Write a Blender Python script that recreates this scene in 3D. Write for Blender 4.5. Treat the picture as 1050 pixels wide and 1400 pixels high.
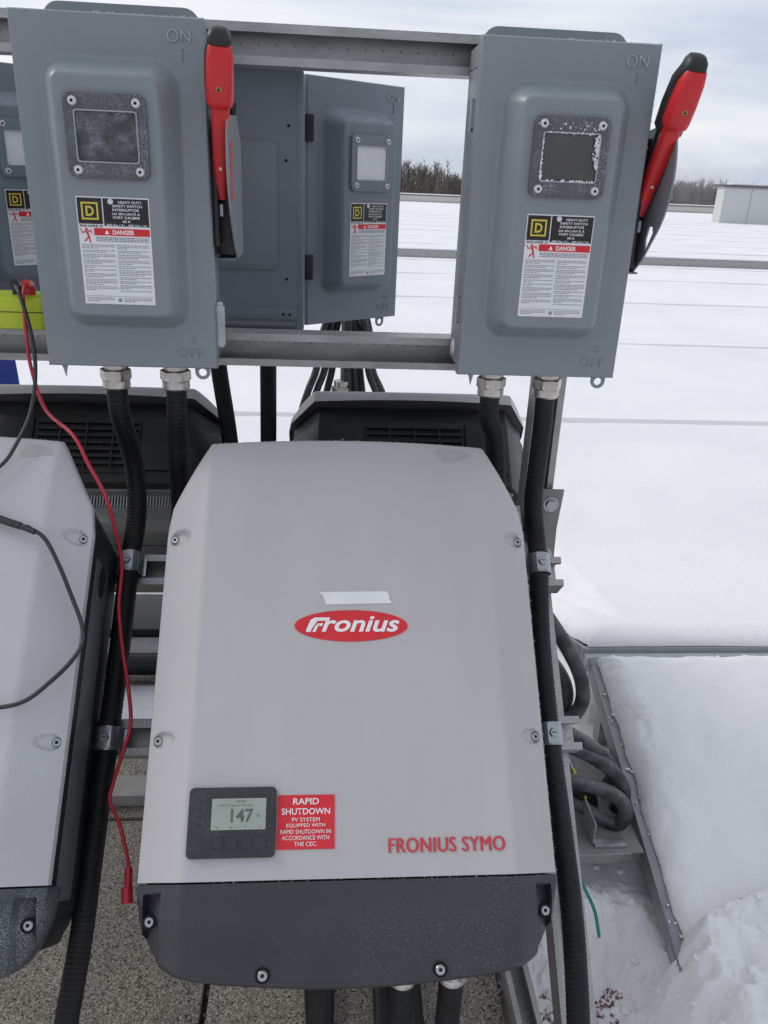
import bpy, bmesh, math, random
import numpy as np
from mathutils import Vector, Matrix, noise as mnoise

for o in list(bpy.data.objects):
    bpy.data.objects.remove(o)
SC = bpy.context.scene
COL = SC.collection
random.seed(7)
rng = np.random.default_rng(11)
PI = math.pi
H = 1.62                                             # eye height above the roof

# ------------------------------------------------------------------ camera
cd = bpy.data.cameras.new('camera')
cam = bpy.data.objects.new('camera', cd)
COL.objects.link(cam)
pitch, roll, yaw = 0.3943, 0.0427, 0.0856
F = Vector((math.sin(yaw) * math.cos(pitch), math.cos(yaw) * math.cos(pitch), -math.sin(pitch)))
R0 = Vector((math.cos(yaw), -math.sin(yaw), 0))
U0 = R0.cross(F)
Rr = R0 * math.cos(roll) + U0 * math.sin(roll)
Ur = -R0 * math.sin(roll) + U0 * math.cos(roll)
M = Matrix((Rr, Ur, -F)).transposed().to_4x4()
M.translation = Vector((0, 0, H))
cam.matrix_world = M
cd.sensor_fit = 'VERTICAL'
cd.sensor_height = 36
cd.sensor_width = 27
cd.lens = 1105.6 / 1400 * 36
cd.clip_start = 0.02
cd.clip_end = 4000
SC.camera = cam

# ------------------------------------------------------------------ sky, sun, exposure
SUN_EL, SUN_AZ = math.radians(38), math.radians(-70)   # from the left, a little ahead of the camera
W = bpy.data.worlds.new('World')
SC.world = W
W.use_nodes = True
nt = W.node_tree
nt.nodes.clear()
N = nt.nodes.new
L = nt.links.new
wo = N('ShaderNodeOutputWorld'); bg = N('ShaderNodeBackground'); bg.inputs[1].default_value = 0.1
sky = N('ShaderNodeTexSky'); sky.sky_type = 'NISHITA'; sky.sun_disc = False
sky.sun_elevation = SUN_EL; sky.sun_rotation = SUN_AZ
tc = N('ShaderNodeTexCoord')
mp = N('ShaderNodeMapping'); mp.inputs['Scale'].default_value = (1.2, 1.2, 6.0); mp.inputs['Rotation'].default_value = (0.05, 0.08, 0)
nz = N('ShaderNodeTexNoise'); nz.inputs['Scale'].default_value = 1.7; nz.inputs['Detail'].default_value = 6; nz.inputs['Roughness'].default_value = 0.5
nz.inputs['Distortion'].default_value = 0.5
rp = N('ShaderNodeValToRGB')
rp.color_ramp.elements[0].position = 0.33; rp.color_ramp.elements[0].color = (0.405, 0.455, 0.565, 1)
rp.color_ramp.elements[1].position = 0.62; rp.color_ramp.elements[1].color = (0.735, 0.735, 0.76, 1)
e = rp.color_ramp.elements.new(0.46); e.color = (0.57, 0.60, 0.68, 1)
sc10 = N('ShaderNodeVectorMath'); sc10.operation = 'SCALE'; sc10.inputs['Scale'].default_value = 10.0
mx = N('ShaderNodeMix'); mx.data_type = 'RGBA'; mx.inputs[0].default_value = 0.9
L(tc.outputs['Generated'], mp.inputs[0]); L(mp.outputs[0], nz.inputs['Vector']); L(nz.outputs[0], rp.inputs[0])
L(rp.outputs[0], sc10.inputs[0]); L(sky.outputs[0], mx.inputs[6]); L(sc10.outputs[0], mx.inputs[7])
L(mx.outputs[2], bg.inputs[0]); L(bg.outputs[0], wo.inputs[0])

sl = bpy.data.lights.new('sun', 'SUN'); sl.energy = 1.1; sl.angle = math.radians(25); sl.color = (1, 0.97, 0.93)
so = bpy.data.objects.new('sun', sl); COL.objects.link(so)
sd = Vector((math.sin(SUN_AZ) * math.cos(SUN_EL), math.cos(SUN_AZ) * math.cos(SUN_EL), math.sin(SUN_EL)))
so.rotation_euler = sd.to_track_quat('Z', 'Y').to_euler()
so.location = (-3, 1, 6)
SC.view_settings.view_transform = 'Standard'
SC.view_settings.look = 'None'
SC.view_settings.exposure = 0.36
SC.view_settings.gamma = 1

# ------------------------------------------------------------------ materials
def mat(name, col, rough=0.5, metal=0.0, var=0.08, vs=8.0, bump=0.0, bs=250.0, frost=0.0, fs=420.0, fc=7.0,
        frost_up=0.0, col2=None, spec=0.5, coat=0.0, stretch=None, fth=0.56):
    m = bpy.data.materials.new(name)
    m.use_nodes = True
    t = m.node_tree
    b = t.nodes['Principled BSDF']
    n = t.nodes.new
    l = t.links.new
    c = n('ShaderNodeTexCoord')
    src = c.outputs['Object']
    if stretch:
        ms = n('ShaderNodeMapping'); ms.inputs['Scale'].default_value = stretch
        l(src, ms.inputs[0]); src = ms.outputs[0]
    a = n('ShaderNodeTexNoise'); a.inputs['Scale'].default_value = vs; a.inputs['Detail'].default_value = 6; a.inputs['Roughness'].default_value = 0.6
    l(src, a.inputs['Vector'])
    x = n('ShaderNodeMix'); x.data_type = 'RGBA'
    c1 = tuple(v * (1 - var) for v in col)
    c2 = col2 or tuple(min(1, v * (1 + var)) for v in col)
    x.inputs[6].default_value = (*c1, 1); x.inputs[7].default_value = (*c2, 1)
    mr = n('ShaderNodeMapRange'); mr.inputs[1].default_value = 0.3; mr.inputs[2].default_value = 0.7
    l(a.outputs[0], mr.inputs[0]); l(mr.outputs[0], x.inputs[0])
    out = x.outputs[2]
    b.inputs['Roughness'].default_value = rough
    b.inputs['Metallic'].default_value = metal
    b.inputs['Specular IOR Level'].default_value = spec
    if coat:
        b.inputs['Coat Weight'].default_value = coat
        b.inputs['Coat Roughness'].default_value = 0.15
    # roughness variation
    rr = n('ShaderNodeMapRange'); rr.inputs[3].default_value = max(0.05, rough - 0.1); rr.inputs[4].default_value = min(1, rough + 0.12)
    l(a.outputs[0], rr.inputs[0]); l(rr.outputs[0], b.inputs['Roughness'])
    fine = None
    if frost or frost_up or bump:
        fine = n('ShaderNodeTexNoise'); fine.inputs['Scale'].default_value = bs if bump and not frost else fs
        fine.inputs['Detail'].default_value = 3
        l(c.outputs['Object'], fine.inputs['Vector'])
    if frost or frost_up:
        big = n('ShaderNodeTexNoise'); big.inputs['Scale'].default_value = fc; big.inputs['Detail'].default_value = 5
        l(c.outputs['Object'], big.inputs['Vector'])
        mb = n('ShaderNodeMapRange'); mb.inputs[1].default_value = 0.42; mb.inputs[2].default_value = 0.72; mb.inputs[4].default_value = frost
        l(big.outputs[0], mb.inputs[0])
        amt = mb.outputs[0]
        if frost_up:
            g = n('ShaderNodeNewGeometry'); s = n('ShaderNodeSeparateXYZ'); l(g.outputs['Normal'], s.inputs[0])
            mu = n('ShaderNodeMapRange'); mu.inputs[1].default_value = 0.35; mu.inputs[2].default_value = 0.95; mu.inputs[4].default_value = frost_up
            l(s.outputs[2], mu.inputs[0])
            ad = n('ShaderNodeMath'); ad.operation = 'ADD'; l(mu.outputs[0], ad.inputs[0]); l(amt, ad.inputs[1]); amt = ad.outputs[0]
        mf = n('ShaderNodeMapRange'); mf.inputs[1].default_value = fth - 0.06; mf.inputs[2].default_value = fth + 0.08
        l(fine.outputs[0], mf.inputs[0])
        mm = n('ShaderNodeMath'); mm.operation = 'MULTIPLY'; l(mf.outputs[0], mm.inputs[0]); l(amt, mm.inputs[1])
        cl = n('ShaderNodeClamp'); l(mm.outputs[0], cl.inputs[0])
        x2 = n('ShaderNodeMix'); x2.data_type = 'RGBA'; x2.inputs[7].default_value = (0.72, 0.74, 0.78, 1)
        l(cl.outputs[0], x2.inputs[0]); l(out, x2.inputs[6]); out = x2.outputs[2]
    l(out, b.inputs['Base Color'])
    if bump:
        bn = n('ShaderNodeBump'); bn.inputs['Strength'].default_value = bump; bn.inputs['Distance'].default_value = 0.002
        l(fine.outputs[0], bn.inputs['Height']); l(bn.outputs[0], b.inputs['Normal'])
    return m

def snow_mat(name, dirt=0.0):
    m = bpy.data.materials.new(name); m.use_nodes = True
    t = m.node_tree; b = t.nodes['Principled BSDF']; n = t.nodes.new; l = t.links.new
    c = n('ShaderNodeTexCoord')
    a = n('ShaderNodeTexNoise'); a.inputs['Scale'].default_value = 1.3; a.inputs['Detail'].default_value = 8
    l(c.outputs['Object'], a.inputs['Vector'])
    r = n('ShaderNodeValToRGB')
    r.color_ramp.elements[0].position = 0.3; r.color_ramp.elements[0].color = (0.815, 0.81, 0.82, 1)
    r.color_ramp.elements[1].position = 0.7; r.color_ramp.elements[1].color = (0.88, 0.875, 0.875, 1)
    l(a.outputs[0], r.inputs[0]); l(r.outputs[0], b.inputs['Base Color'])
    b.inputs['Roughness'].default_value = 0.75
    b.inputs['Specular IOR Level'].default_value = 0.15
    f1 = n('ShaderNodeTexNoise'); f1.inputs['Scale'].default_value = 45; f1.inputs['Detail'].default_value = 8; f1.inputs['Roughness'].default_value = 0.8
    l(c.outputs['Object'], f1.inputs['Vector'])
    bn = n('ShaderNodeBump'); bn.inputs['Strength'].default_value = 0.55; bn.inputs['Distance'].default_value = 0.012
    l(f1.outputs[0], bn.inputs['Height']); l(bn.outputs[0], b.inputs['Normal'])
    return m

M_box = mat('grey_enamel', (0.205, 0.232, 0.248), 0.36, 0, 0.05, 5, 0.06, 350, frost=0.10, fs=500, fc=9, frost_up=0.22, fth=0.6)
M_box2 = mat('grey_enamel_frosted', (0.165, 0.19, 0.22), 0.5, 0, 0.10, 7, 0.1, 350, frost=0.22, fs=600, fc=6, frost_up=0.35, fth=0.55)
M_back = mat('grey_back_panel', (0.15, 0.175, 0.20), 0.45, 0, 0.08, 6, 0.05, 350, frost=0.05)
M_emb = mat('rimed_enamel', (0.36, 0.385, 0.41), 0.6, 0, 0.15, 200)
M_plate = mat('window_bezel', (0.075, 0.08, 0.085), 0.5, 0, 0.15, 30, 0.2, 600, frost=0.45, fs=700, fc=25)
M_pane_f = mat('frosted_pane', (0.06, 0.062, 0.068), 0.6, 0, 0.25, 90, 0.5, 900, frost=0.38, fs=800, fc=60, fth=0.5)
M_pane_c = mat('dark_clear_pane', (0.05, 0.048, 0.045), 0.12, 0, 0.3, 12, 0, frost=0.25, fs=500, fc=14, fth=0.6)
M_pane_w = mat('snow_white_pane', (0.70, 0.71, 0.74), 0.5, 0, 0.08, 30, 0.2, 500)
M_frost = mat('frost_crust', (0.72, 0.74, 0.78), 0.8, 0, 0.15, 300, 0.6, 500)
M_rivet = mat('white_rivet', (0.62, 0.62, 0.62), 0.35, 0.2)
M_black = mat('black_plastic', (0.012, 0.012, 0.013), 0.45, 0, 0.2, 30)
M_dark = mat('dark_hole', (0.004, 0.004, 0.004), 0.9)
M_red = mat('red_plastic', (0.54, 0.014, 0.018), 0.35, 0, 0.06, 20, 0.05, 300)
M_steel = mat('steel_plate', (0.33, 0.35, 0.37), 0.4, 0.6, 0.1, 20)
M_galv = mat('galvanised_strut', (0.33, 0.335, 0.325), 0.42, 0.75, 0.22, 14, 0.12, 200, frost=0.12, fs=300, fc=9, frost_up=0.35, stretch=(1, 3, 3))
M_zinc = mat('zinc_plated', (0.36, 0.39, 0.405), 0.33, 0.85, 0.15, 30, 0.05, 200)
M_nickel = mat('nickel_gland', (0.55, 0.53, 0.49), 0.30, 0.9, 0.22, 40, 0.15, 300)
M_conduit = mat('black_conduit', (0.007, 0.0072, 0.008), 0.55, 0, 0.3, 25, 0.2, 300, frost=0.05, fs=600, fc=18, spec=0.3)
M_conduit_f = mat('frosted_conduit', (0.022, 0.023, 0.026), 0.6, 0, 0.25, 25, 0.3, 700, frost=0.22, fs=900, fc=25, frost_up=0.30, fth=0.5)
M_damp = mat('damp_cover', (0.385, 0.372, 0.372), 0.4, 0, 0.06, 40)
M_frame = mat('dark_module_frame', (0.24, 0.245, 0.25), 0.4, 0.6, 0.15, 12, frost=0.1, fs=200, fc=12)
M_cover = mat('light_grey_cover', (0.435, 0.425, 0.424), 0.46, 0, 0.045, 4, 0.10, 900, frost=0.10, fs=900, fc=5, fth=0.6, stretch=(2.2, 0.8, 1))
M_cover_f = mat('frosted_grey_cover', (0.45, 0.45, 0.465), 0.55, 0, 0.05, 5, 0.25, 900, frost=0.20, fs=800, fc=5, fth=0.52)
M_anth = mat('anthracite_plastic', (0.027, 0.030, 0.035), 0.45, 0, 0.12, 12, 0.12, 700, frost=0.16, fs=600, fc=9, fth=0.62)
M_anth_f = mat('frosted_anthracite', (0.040, 0.045, 0.055), 0.55, 0, 0.15, 10, 0.3, 700, frost=0.42, fs=700, fc=12, fth=0.54)
M_body = mat('dark_body', (0.013, 0.0135, 0.015), 0.5, 0, 0.12, 14)
M_side = mat('grey_side_strip', (0.11, 0.115, 0.122), 0.45, 0, 0.08, 14)
M_vent = mat('black_vent', (0.006, 0.006, 0.0065), 0.5, 0, 0.2, 20)
M_alu = mat('aluminium_frame', (0.42, 0.43, 0.44), 0.4, 0.7, 0.1, 12, frost=0.2, fs=200, fc=12)
M_cell = mat('dark_cells', (0.008, 0.010, 0.02), 0.2, 0, 0.2, 5)
M_white = mat('white_print', (0.78, 0.78, 0.78), 0.45, 0, 0.02)
M_label = mat('label_paper', (0.70, 0.71, 0.72), 0.45, 0, 0.03, 30)
M_ink = mat('ink_grey', (0.27, 0.27, 0.28), 0.5)
M_inkb = mat('ink_black', (0.010, 0.010, 0.010), 0.4)
M_yel = mat('print_yellow', (0.62, 0.50, 0.05), 0.4)
M_redp = mat('print_red', (0.62, 0.012, 0.022), 0.42, 0, 0.08, 90, frost=0.04, fs=1200, fc=40, fth=0.6)
M_redt = mat('print_red_letters', (0.52, 0.045, 0.06), 0.45, 0, 0.1, 90)
M_bez = mat('display_bezel', (0.022, 0.024, 0.027), 0.45, 0, 0.12, 30, 0.05, 700, frost=0.25, fs=700, fc=30, fth=0.64)
M_lcd = mat('lcd_glass', (0.30, 0.34, 0.29), 0.25, 0, 0.05, 30)
M_tape = mat('paper_tape', (0.70, 0.71, 0.71), 0.6, 0, 0.05, 30)
M_lime = mat('lime_plastic', (0.42, 0.52, 0.015), 0.38, 0, 0.06, 20, 0.05, 300, frost=0.1)
M_leadr = mat('red_lead', (0.42, 0.015, 0.03), 0.4, 0, 0.1, 30)
M_leadb = mat('black_lead', (0.018, 0.018, 0.02), 0.4, 0, 0.1, 30, frost=0.08)
M_green = mat('green_wire', (0.01, 0.20, 0.13), 0.4)
M_blue = mat('blue_fabric', (0.012, 0.03, 0.22), 0.7, 0, 0.2, 6, 0.3, 200)
M_brass = mat('brass', (0.35, 0.25, 0.08), 0.35, 0.9)
M_snow = snow_mat('snow')
M_parapet = mat('cream_parapet', (0.60, 0.585, 0.55), 0.7, 0, 0.05, 1)
M_cap = mat('dark_flashing', (0.12, 0.12, 0.12), 0.5, 0.3)
M_hut = mat('pale_cladding', (0.52, 0.54, 0.53), 0.6, 0, 0.03, 0.7)
M_bark = mat('bare_wood', (0.135, 0.118, 0.108), 0.95, 0, 0.35, 0.1, spec=0.1)
M_blkcable = mat('black_cable', (0.02, 0.021, 0.023), 0.45, 0, 0.2, 30, frost=0.15, fs=300, fc=15)
M_greybar = mat('weathered_bar', (0.22, 0.215, 0.205), 0.7, 0.1, 0.2, 12, 0.2, 200, frost=0.1)
M_yellow = mat('yellow_tab', (0.55, 0.5, 0.03), 0.5)

def paver_mat():
    m = bpy.data.materials.new('exposed_aggregate'); m.use_nodes = True
    t = m.node_tree; b = t.nodes['Principled BSDF']; n = t.nodes.new; l = t.links.new
    c = n('ShaderNodeTexCoord')
    v = n('ShaderNodeTexVoronoi'); v.inputs['Scale'].default_value = 360; l(c.outputs['Object'], v.inputs['Vector'])
    r = n('ShaderNodeValToRGB'); r.color_ramp.interpolation = 'CONSTANT'
    cols = [(0.0, (0.03, 0.03, 0.03)), (0.12, (0.14, 0.13, 0.12)), (0.36, (0.23, 0.215, 0.195)), (0.58, (0.31, 0.295, 0.265)), (0.78, (0.19, 0.18, 0.165)), (0.92, (0.42, 0.40, 0.37))]
    r.color_ramp.elements[0].color = (*cols[0][1], 1)
    r.color_ramp.elements[1].position = cols[1][0]; r.color_ramp.elements[1].color = (*cols[1][1], 1)
    for p, k in cols[2:]:
        e = r.color_ramp.elements.new(p); e.color = (*k, 1)
    s = n('ShaderNodeSeparateColor'); l(v.outputs['Color'], s.inputs[0]); l(s.outputs[0], r.inputs[0])
    a = n('ShaderNodeTexNoise'); a.inputs['Scale'].default_value = 7; a.inputs['Detail'].default_value = 6; l(c.outputs['Object'], a.inputs['Vector'])
    rr = n('ShaderNodeValToRGB'); rr.color_ramp.elements[0].color = (0.65, 0.65, 0.63, 1); rr.color_ramp.elements[1].color = (1.15, 1.08, 0.96, 1)
    l(a.outputs[0], rr.inputs[0])
    x = n('ShaderNodeMix'); x.data_type = 'RGBA'; x.blend_type = 'MULTIPLY'; x.inputs[0].default_value = 1
    l(r.outputs[0], x.inputs[6]); l(rr.outputs[0], x.inputs[7]); l(x.outputs[2], b.inputs['Base Color'])
    b.inputs['Roughness'].default_value = 0.85
    bn = n('ShaderNodeBump'); bn.inputs['Strength'].default_value = 0.8; bn.inputs['Distance'].default_value = 0.003
    l(s.outputs[1], bn.inputs['Height']); l(bn.outputs[0], b.inputs['Normal'])
    return m
M_paver = paver_mat()

def gravel_mat():
    m = bpy.data.materials.new('red_brown_gravel'); m.use_nodes = True
    t = m.node_tree; b = t.nodes['Principled BSDF']; n = t.nodes.new; l = t.links.new
    c = n('ShaderNodeTexCoord')
    v = n('ShaderNodeTexVoronoi'); v.inputs['Scale'].default_value = 110; l(c.outputs['Object'], v.inputs['Vector'])
    r = n('ShaderNodeValToRGB')
    r.color_ramp.elements[0].color = (0.035, 0.012, 0.012, 1); r.color_ramp.elements[1].color = (0.30, 0.16, 0.15, 1)
    e = r.color_ramp.elements.new(0.5); e.color = (0.13, 0.028, 0.03, 1)
    s = n('ShaderNodeSeparateColor'); l(v.outputs['Color'], s.inputs[0]); l(s.outputs[0], r.inputs[0])
    w = n('ShaderNodeTexNoise'); w.inputs['Scale'].default_value = 130; w.inputs['Detail'].default_value = 6; l(c.outputs['Object'], w.inputs['Vector'])
    wm = n('ShaderNodeMapRange'); wm.inputs[1].default_value = 0.46; wm.inputs[2].default_value = 0.58; l(w.outputs[0], wm.inputs[0])
    wx_ = n('ShaderNodeMix'); wx_.data_type = 'RGBA'; wx_.inputs[7].default_value = (0.74, 0.73, 0.75, 1)
    l(wm.outputs[0], wx_.inputs[0]); l(r.outputs[0], wx_.inputs[6])
    l(wx_.outputs[2], b.inputs['Base Color']); b.inputs['Roughness'].default_value = 0.6
    bn = n('ShaderNodeBump'); bn.inputs['Strength'].default_value = 1; bn.inputs['Distance'].default_value = 0.004
    l(v.outputs['Distance'], bn.inputs['Height']); l(bn.outputs[0], b.inputs['Normal'])
    return m
M_gravel = gravel_mat()

# ------------------------------------------------------------------ helpers
def finish(me, mt, smooth=True, angle=35):
    me.materials.append(mt)
    if smooth:
        me.polygons.foreach_set('use_smooth', [True] * len(me.polygons))
        me.set_sharp_from_angle(angle=math.radians(angle))
    me.update()
    return me

def obj(name, me, parent=None, loc=None, rot=None):
    o = bpy.data.objects.new(name, me)
    COL.objects.link(o)
    if parent: o.parent = parent
    if loc is not None: o.location = loc
    if rot is not None: o.rotation_euler = rot
    return o

def tag(o, label=None, cat=None, group=None, kind=None):
    if label: o['label'] = label
    if cat: o['category'] = cat
    if group: o['group'] = group
    if kind: o['kind'] = kind
    return o

def empty(name, label, cat, loc=(0, 0, 0), rot=(0, 0, 0), group=None):
    o = bpy.data.objects.new(name, None)
    COL.objects.link(o)
    o.location = loc; o.rotation_euler = rot
    o.empty_display_size = 0.05
    return tag(o, label, cat, group)

def frommesh(name, v, f, mt, parent=None, smooth=True, angle=35, loc=None, rot=None):
    me = bpy.data.meshes.new(name)
    me.from_pydata([tuple(p) for p in v], [], f)
    finish(me, mt, smooth, angle)
    return obj(name, me, parent, loc, rot)

def boxes_mesh(bl, mt, bevel=0.0, segs=2):
    bm = bmesh.new()
    for (x0, x1, y0, y1, z0, z1) in bl:
        vs = [bm.verts.new(p) for p in ((x0, y0, z0), (x1, y0, z0), (x1, y1, z0), (x0, y1, z0), (x0, y0, z1), (x1, y0, z1), (x1, y1, z1), (x0, y1, z1))]
        for q in ((0, 3, 2, 1), (4, 5, 6, 7), (0, 1, 5, 4), (1, 2, 6, 5), (2, 3, 7, 6), (3, 0, 4, 7)):
            bm.faces.new([vs[i] for i in q])
    if bevel:
        bmesh.ops.bevel(bm, geom=list(bm.edges), offset=bevel, segments=segs, profile=0.6, affect='EDGES', clamp_overlap=True)
    me = bpy.data.meshes.new('boxes')
    bm.to_mesh(me); bm.free()
    return finish(me, mt)

def box(name, b, mt, parent=None, bevel=0.0, loc=None, rot=None, segs=2):
    me = boxes_mesh([b], mt, bevel, segs); me.name = name
    return obj(name, me, parent, loc, rot)

def boxes(name, bl, mt, parent=None, bevel=0.0, loc=None, rot=None):
    me = boxes_mesh(bl, mt, bevel); me.name = name
    return obj(name, me, parent, loc, rot)

def prism_mesh(pts, axis, a0, a1, mt, bevel=0.0, holes=(), segs=2):
    """2-D outline (counter-clockwise in its plane) extruded along axis 'X','Y' or 'Z'"""
    def p3(p, a):
        return {'X': (a, p[0], p[1]), 'Y': (p[0], a, p[1]), 'Z': (p[0], p[1], a)}[axis]
    bm = bmesh.new()
    if holes:
        eds = []
        for loop in [pts] + list(holes):
            vs = [bm.verts.new(p3(p, a0)) for p in loop]
            eds += [bm.edges.new((vs[i], vs[(i + 1) % len(vs)])) for i in range(len(vs))]
        bmesh.ops.triangle_fill(bm, edges=eds, use_beauty=True)
        fs = list(bm.faces)
    else:
        fs = [bm.faces.new([bm.verts.new(p3(p, a0)) for p in pts])]
    r = bmesh.ops.extrude_face_region(bm, geom=fs)
    d = Vector(p3((0, 0), a1 - a0))
    vs = [g for g in r['geom'] if isinstance(g, bmesh.types.BMVert)]
    bmesh.ops.translate(bm, verts=vs, vec=d)
    bmesh.ops.recalc_face_normals(bm, faces=bm.faces)
    if bevel:
        ed = [e for e in bm.edges if len(e.link_faces) == 2 and e.calc_face_angle(0) > 0.9]
        bmesh.ops.bevel(bm, geom=ed, offset=bevel, segments=segs, profile=0.6, affect='EDGES', clamp_overlap=True)
    me = bpy.data.meshes.new('prism')
    bm.to_mesh(me); bm.free()
    return finish(me, mt)

def prism(name, pts, axis, a0, a1, mt, parent=None, bevel=0.0, holes=(), loc=None, rot=None):
    me = prism_mesh(pts, axis, a0, a1, mt, bevel, holes); me.name = name
    return obj(name, me, parent, loc, rot)

def rrect(x0, x1, y0, y1, r, n=6):
    out = []
    for cx, cy, a in ((x1 - r, y0 + r, -PI / 2), (x1 - r, y1 - r, 0), (x0 + r, y1 - r, PI / 2), (x0 + r, y0 + r, PI)):
        for i in range(n + 1):
            t = a + PI / 2 * i / n
            out.append((cx + r * math.cos(t), cy + r * math.sin(t)))
    return out

def circle(cx, cy, r, n=20, ry=None):
    ry = ry or r
    return [(cx + r * math.cos(2 * PI * i / n), cy + ry * math.sin(2 * PI * i / n)) for i in range(n)]

def catmull(pts, step):
    P = [Vector(p) for p in pts]
    P = [P[0] * 2 - P[1]] + P + [P[-1] * 2 - P[-2]]
    out = []
    for i in range(1, len(P) - 2):
        p0, p1, p2, p3 = P[i - 1:i + 3]
        n = max(1, int((p2 - p1).length / step))
        for k in range(n):
            t = k / n
            out.append(0.5 * ((2 * p1) + (p2 - p0) * t + (2 * p0 - 5 * p1 + 4 * p2 - p3) * t * t + (3 * p1 - p0 - 3 * p2 + p3) * t ** 3))
    out.append(P[-2].copy())
    return out

def tube_data(path, rad, seg=12, ribs=0.0, pitch_=0.006, cap=True, step=0.01, radii=None):
    if ribs: step = pitch_ / 4
    pts = catmull(path, step)
    v, f = [], []
    T = (pts[1] - pts[0]).normalized()
    nrm = T.orthogonal().normalized()
    s = 0.0
    for i, p in enumerate(pts):
        if i:
            s += (p - pts[i - 1]).length
        Tn = (pts[min(i + 1, len(pts) - 1)] - pts[max(i - 1, 0)]).normalized()
        q = T.rotation_difference(Tn)
        nrm = (q @ nrm).normalized(); T = Tn
        b = T.cross(nrm)
        r = rad if radii is None else radii(s)
        if ribs: r *= 1 + ribs * math.sin(2 * PI * s / pitch_)
        for k in range(seg):
            a = 2 * PI * k / seg
            v.append(p + (nrm * math.cos(a) + b * math.sin(a)) * r)
    n = len(pts)
    for i in range(n - 1):
        for k in range(seg):
            k2 = (k + 1) % seg
            f.append((i * seg + k, i * seg + k2, (i + 1) * seg + k2, (i + 1) * seg + k))
    if cap:
        f.append(tuple(range(seg - 1, -1, -1)))
        f.append(tuple((n - 1) * seg + k for k in range(seg)))
    return v, f

def tube(name, path, rad, mt, parent=None, **kw):
    v, f = tube_data(path, rad, **kw)
    return frommesh(name, v, f, mt, parent, angle=60)

def lathe(name, prof, mt, parent=None, seg=24, loc=None, rot=None, hexs=()):
    """profile of (radius, z) about Z; indices in hexs get six flat sides"""
    v, f = [], []
    for i, (r, z) in enumerate(prof):
        for k in range(seg):
            a = 2 * PI * k / seg
            rr = r
            if i in hexs:
                m_ = (a % (PI / 3)) - PI / 6
                rr = r * math.cos(PI / 6) / math.cos(m_)
            v.append((rr * math.cos(a), rr * math.sin(a), z))
    for i in range(len(prof) - 1):
        for k in range(seg):
            k2 = (k + 1) % seg
            f.append((i * seg + k, i * seg + k2, (i + 1) * seg + k2, (i + 1) * seg + k))
    f.append(tuple(range(seg - 1, -1, -1)))
    f.append(tuple((len(prof) - 1) * seg + k for k in range(seg)))
    return frommesh(name, v, f, mt, parent, angle=25, loc=loc, rot=rot)

def fat_text(txt, mt, dx, n=3, **kw):
    me = text_mesh(txt, mt, **kw)
    bm = bmesh.new()
    for i in range(n):
        k = len(bm.verts); bm.from_mesh(me); bm.verts.ensure_lookup_table()
        for v in bm.verts[k:]: v.co += Vector((dx * (i - (n - 1) / 2), 0, 0.00006 * i))
    bm.to_mesh(me); bm.free()
    return me

def text_mesh(txt, mt, w=None, h=None, shear=0.0, bold=0.0, extrude=0.0, spacing=1.0, line=1.0, align='CENTER'):
    cu = bpy.data.curves.new('lettering', 'FONT')
    cu.body = txt; cu.size = 1.0; cu.shear = shear; cu.offset = bold; cu.extrude = 0.0
    cu.space_character = spacing; cu.space_line = line
    cu.align_x = align; cu.resolution_u = 3
    o = bpy.data.objects.new('lettering_tmp', cu); COL.objects.link(o)
    dg = bpy.context.evaluated_depsgraph_get()
    me = bpy.data.meshes.new_from_object(o.evaluated_get(dg))
    bpy.data.objects.remove(o); bpy.data.curves.remove(cu)
    n = len(me.vertices)
    co = np.zeros(n * 3); me.vertices.foreach_get('co', co); co = co.reshape(-1, 3)
    lo, hi = co.min(0), co.max(0)
    sx = (w / (hi[0] - lo[0])) if w else None
    sy = (h / (hi[1] - lo[1])) if h else None
    sx = sx or sy; sy = sy or sx
    co[:, 0] = (co[:, 0] - (lo[0] + hi[0]) / 2) * sx
    co[:, 1] = (co[:, 1] - (lo[1] + hi[1]) / 2) * sy
    me.vertices.foreach_set('co', co.ravel())
    if extrude:
        bm = bmesh.new(); bm.from_mesh(me)
        r = bmesh.ops.extrude_face_region(bm, geom=list(bm.faces))
        bmesh.ops.translate(bm, verts=[g for g in r['geom'] if isinstance(g, bmesh.types.BMVert)], vec=(0, 0, extrude))
        bmesh.ops.recalc_face_normals(bm, faces=bm.faces)
        bm.to_mesh(me); bm.free()
    me.materials.clear()
    me.materials.append(mt)
    return me

def grid(name, Pn, mt, parent=None, angle=80, loc=None, rot=None, flip=False):
    """Pn: array (rows, cols, 3)"""
    r, c, _ = Pn.shape
    idx = np.arange(r * c).reshape(r, c)
    q = np.stack([idx[:-1, :-1], idx[:-1, 1:], idx[1:, 1:], idx[1:, :-1]], -1).reshape(-1, 4)
    if flip: q = q[:, ::-1]
    me = bpy.data.meshes.new(name)
    me.vertices.add(r * c); me.vertices.foreach_set('co', Pn.reshape(-1).astype(np.float32))
    nf = len(q)
    me.loops.add(nf * 4); me.loops.foreach_set('vertex_index', q.reshape(-1).astype(np.int32))
    me.polygons.add(nf); me.polygons.foreach_set('loop_start', np.arange(0, nf * 4, 4, dtype=np.int32))
    me.update(calc_edges=True); me.validate()
    finish(me, mt, True, angle)
    return obj(name, me, parent, loc, rot)

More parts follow.
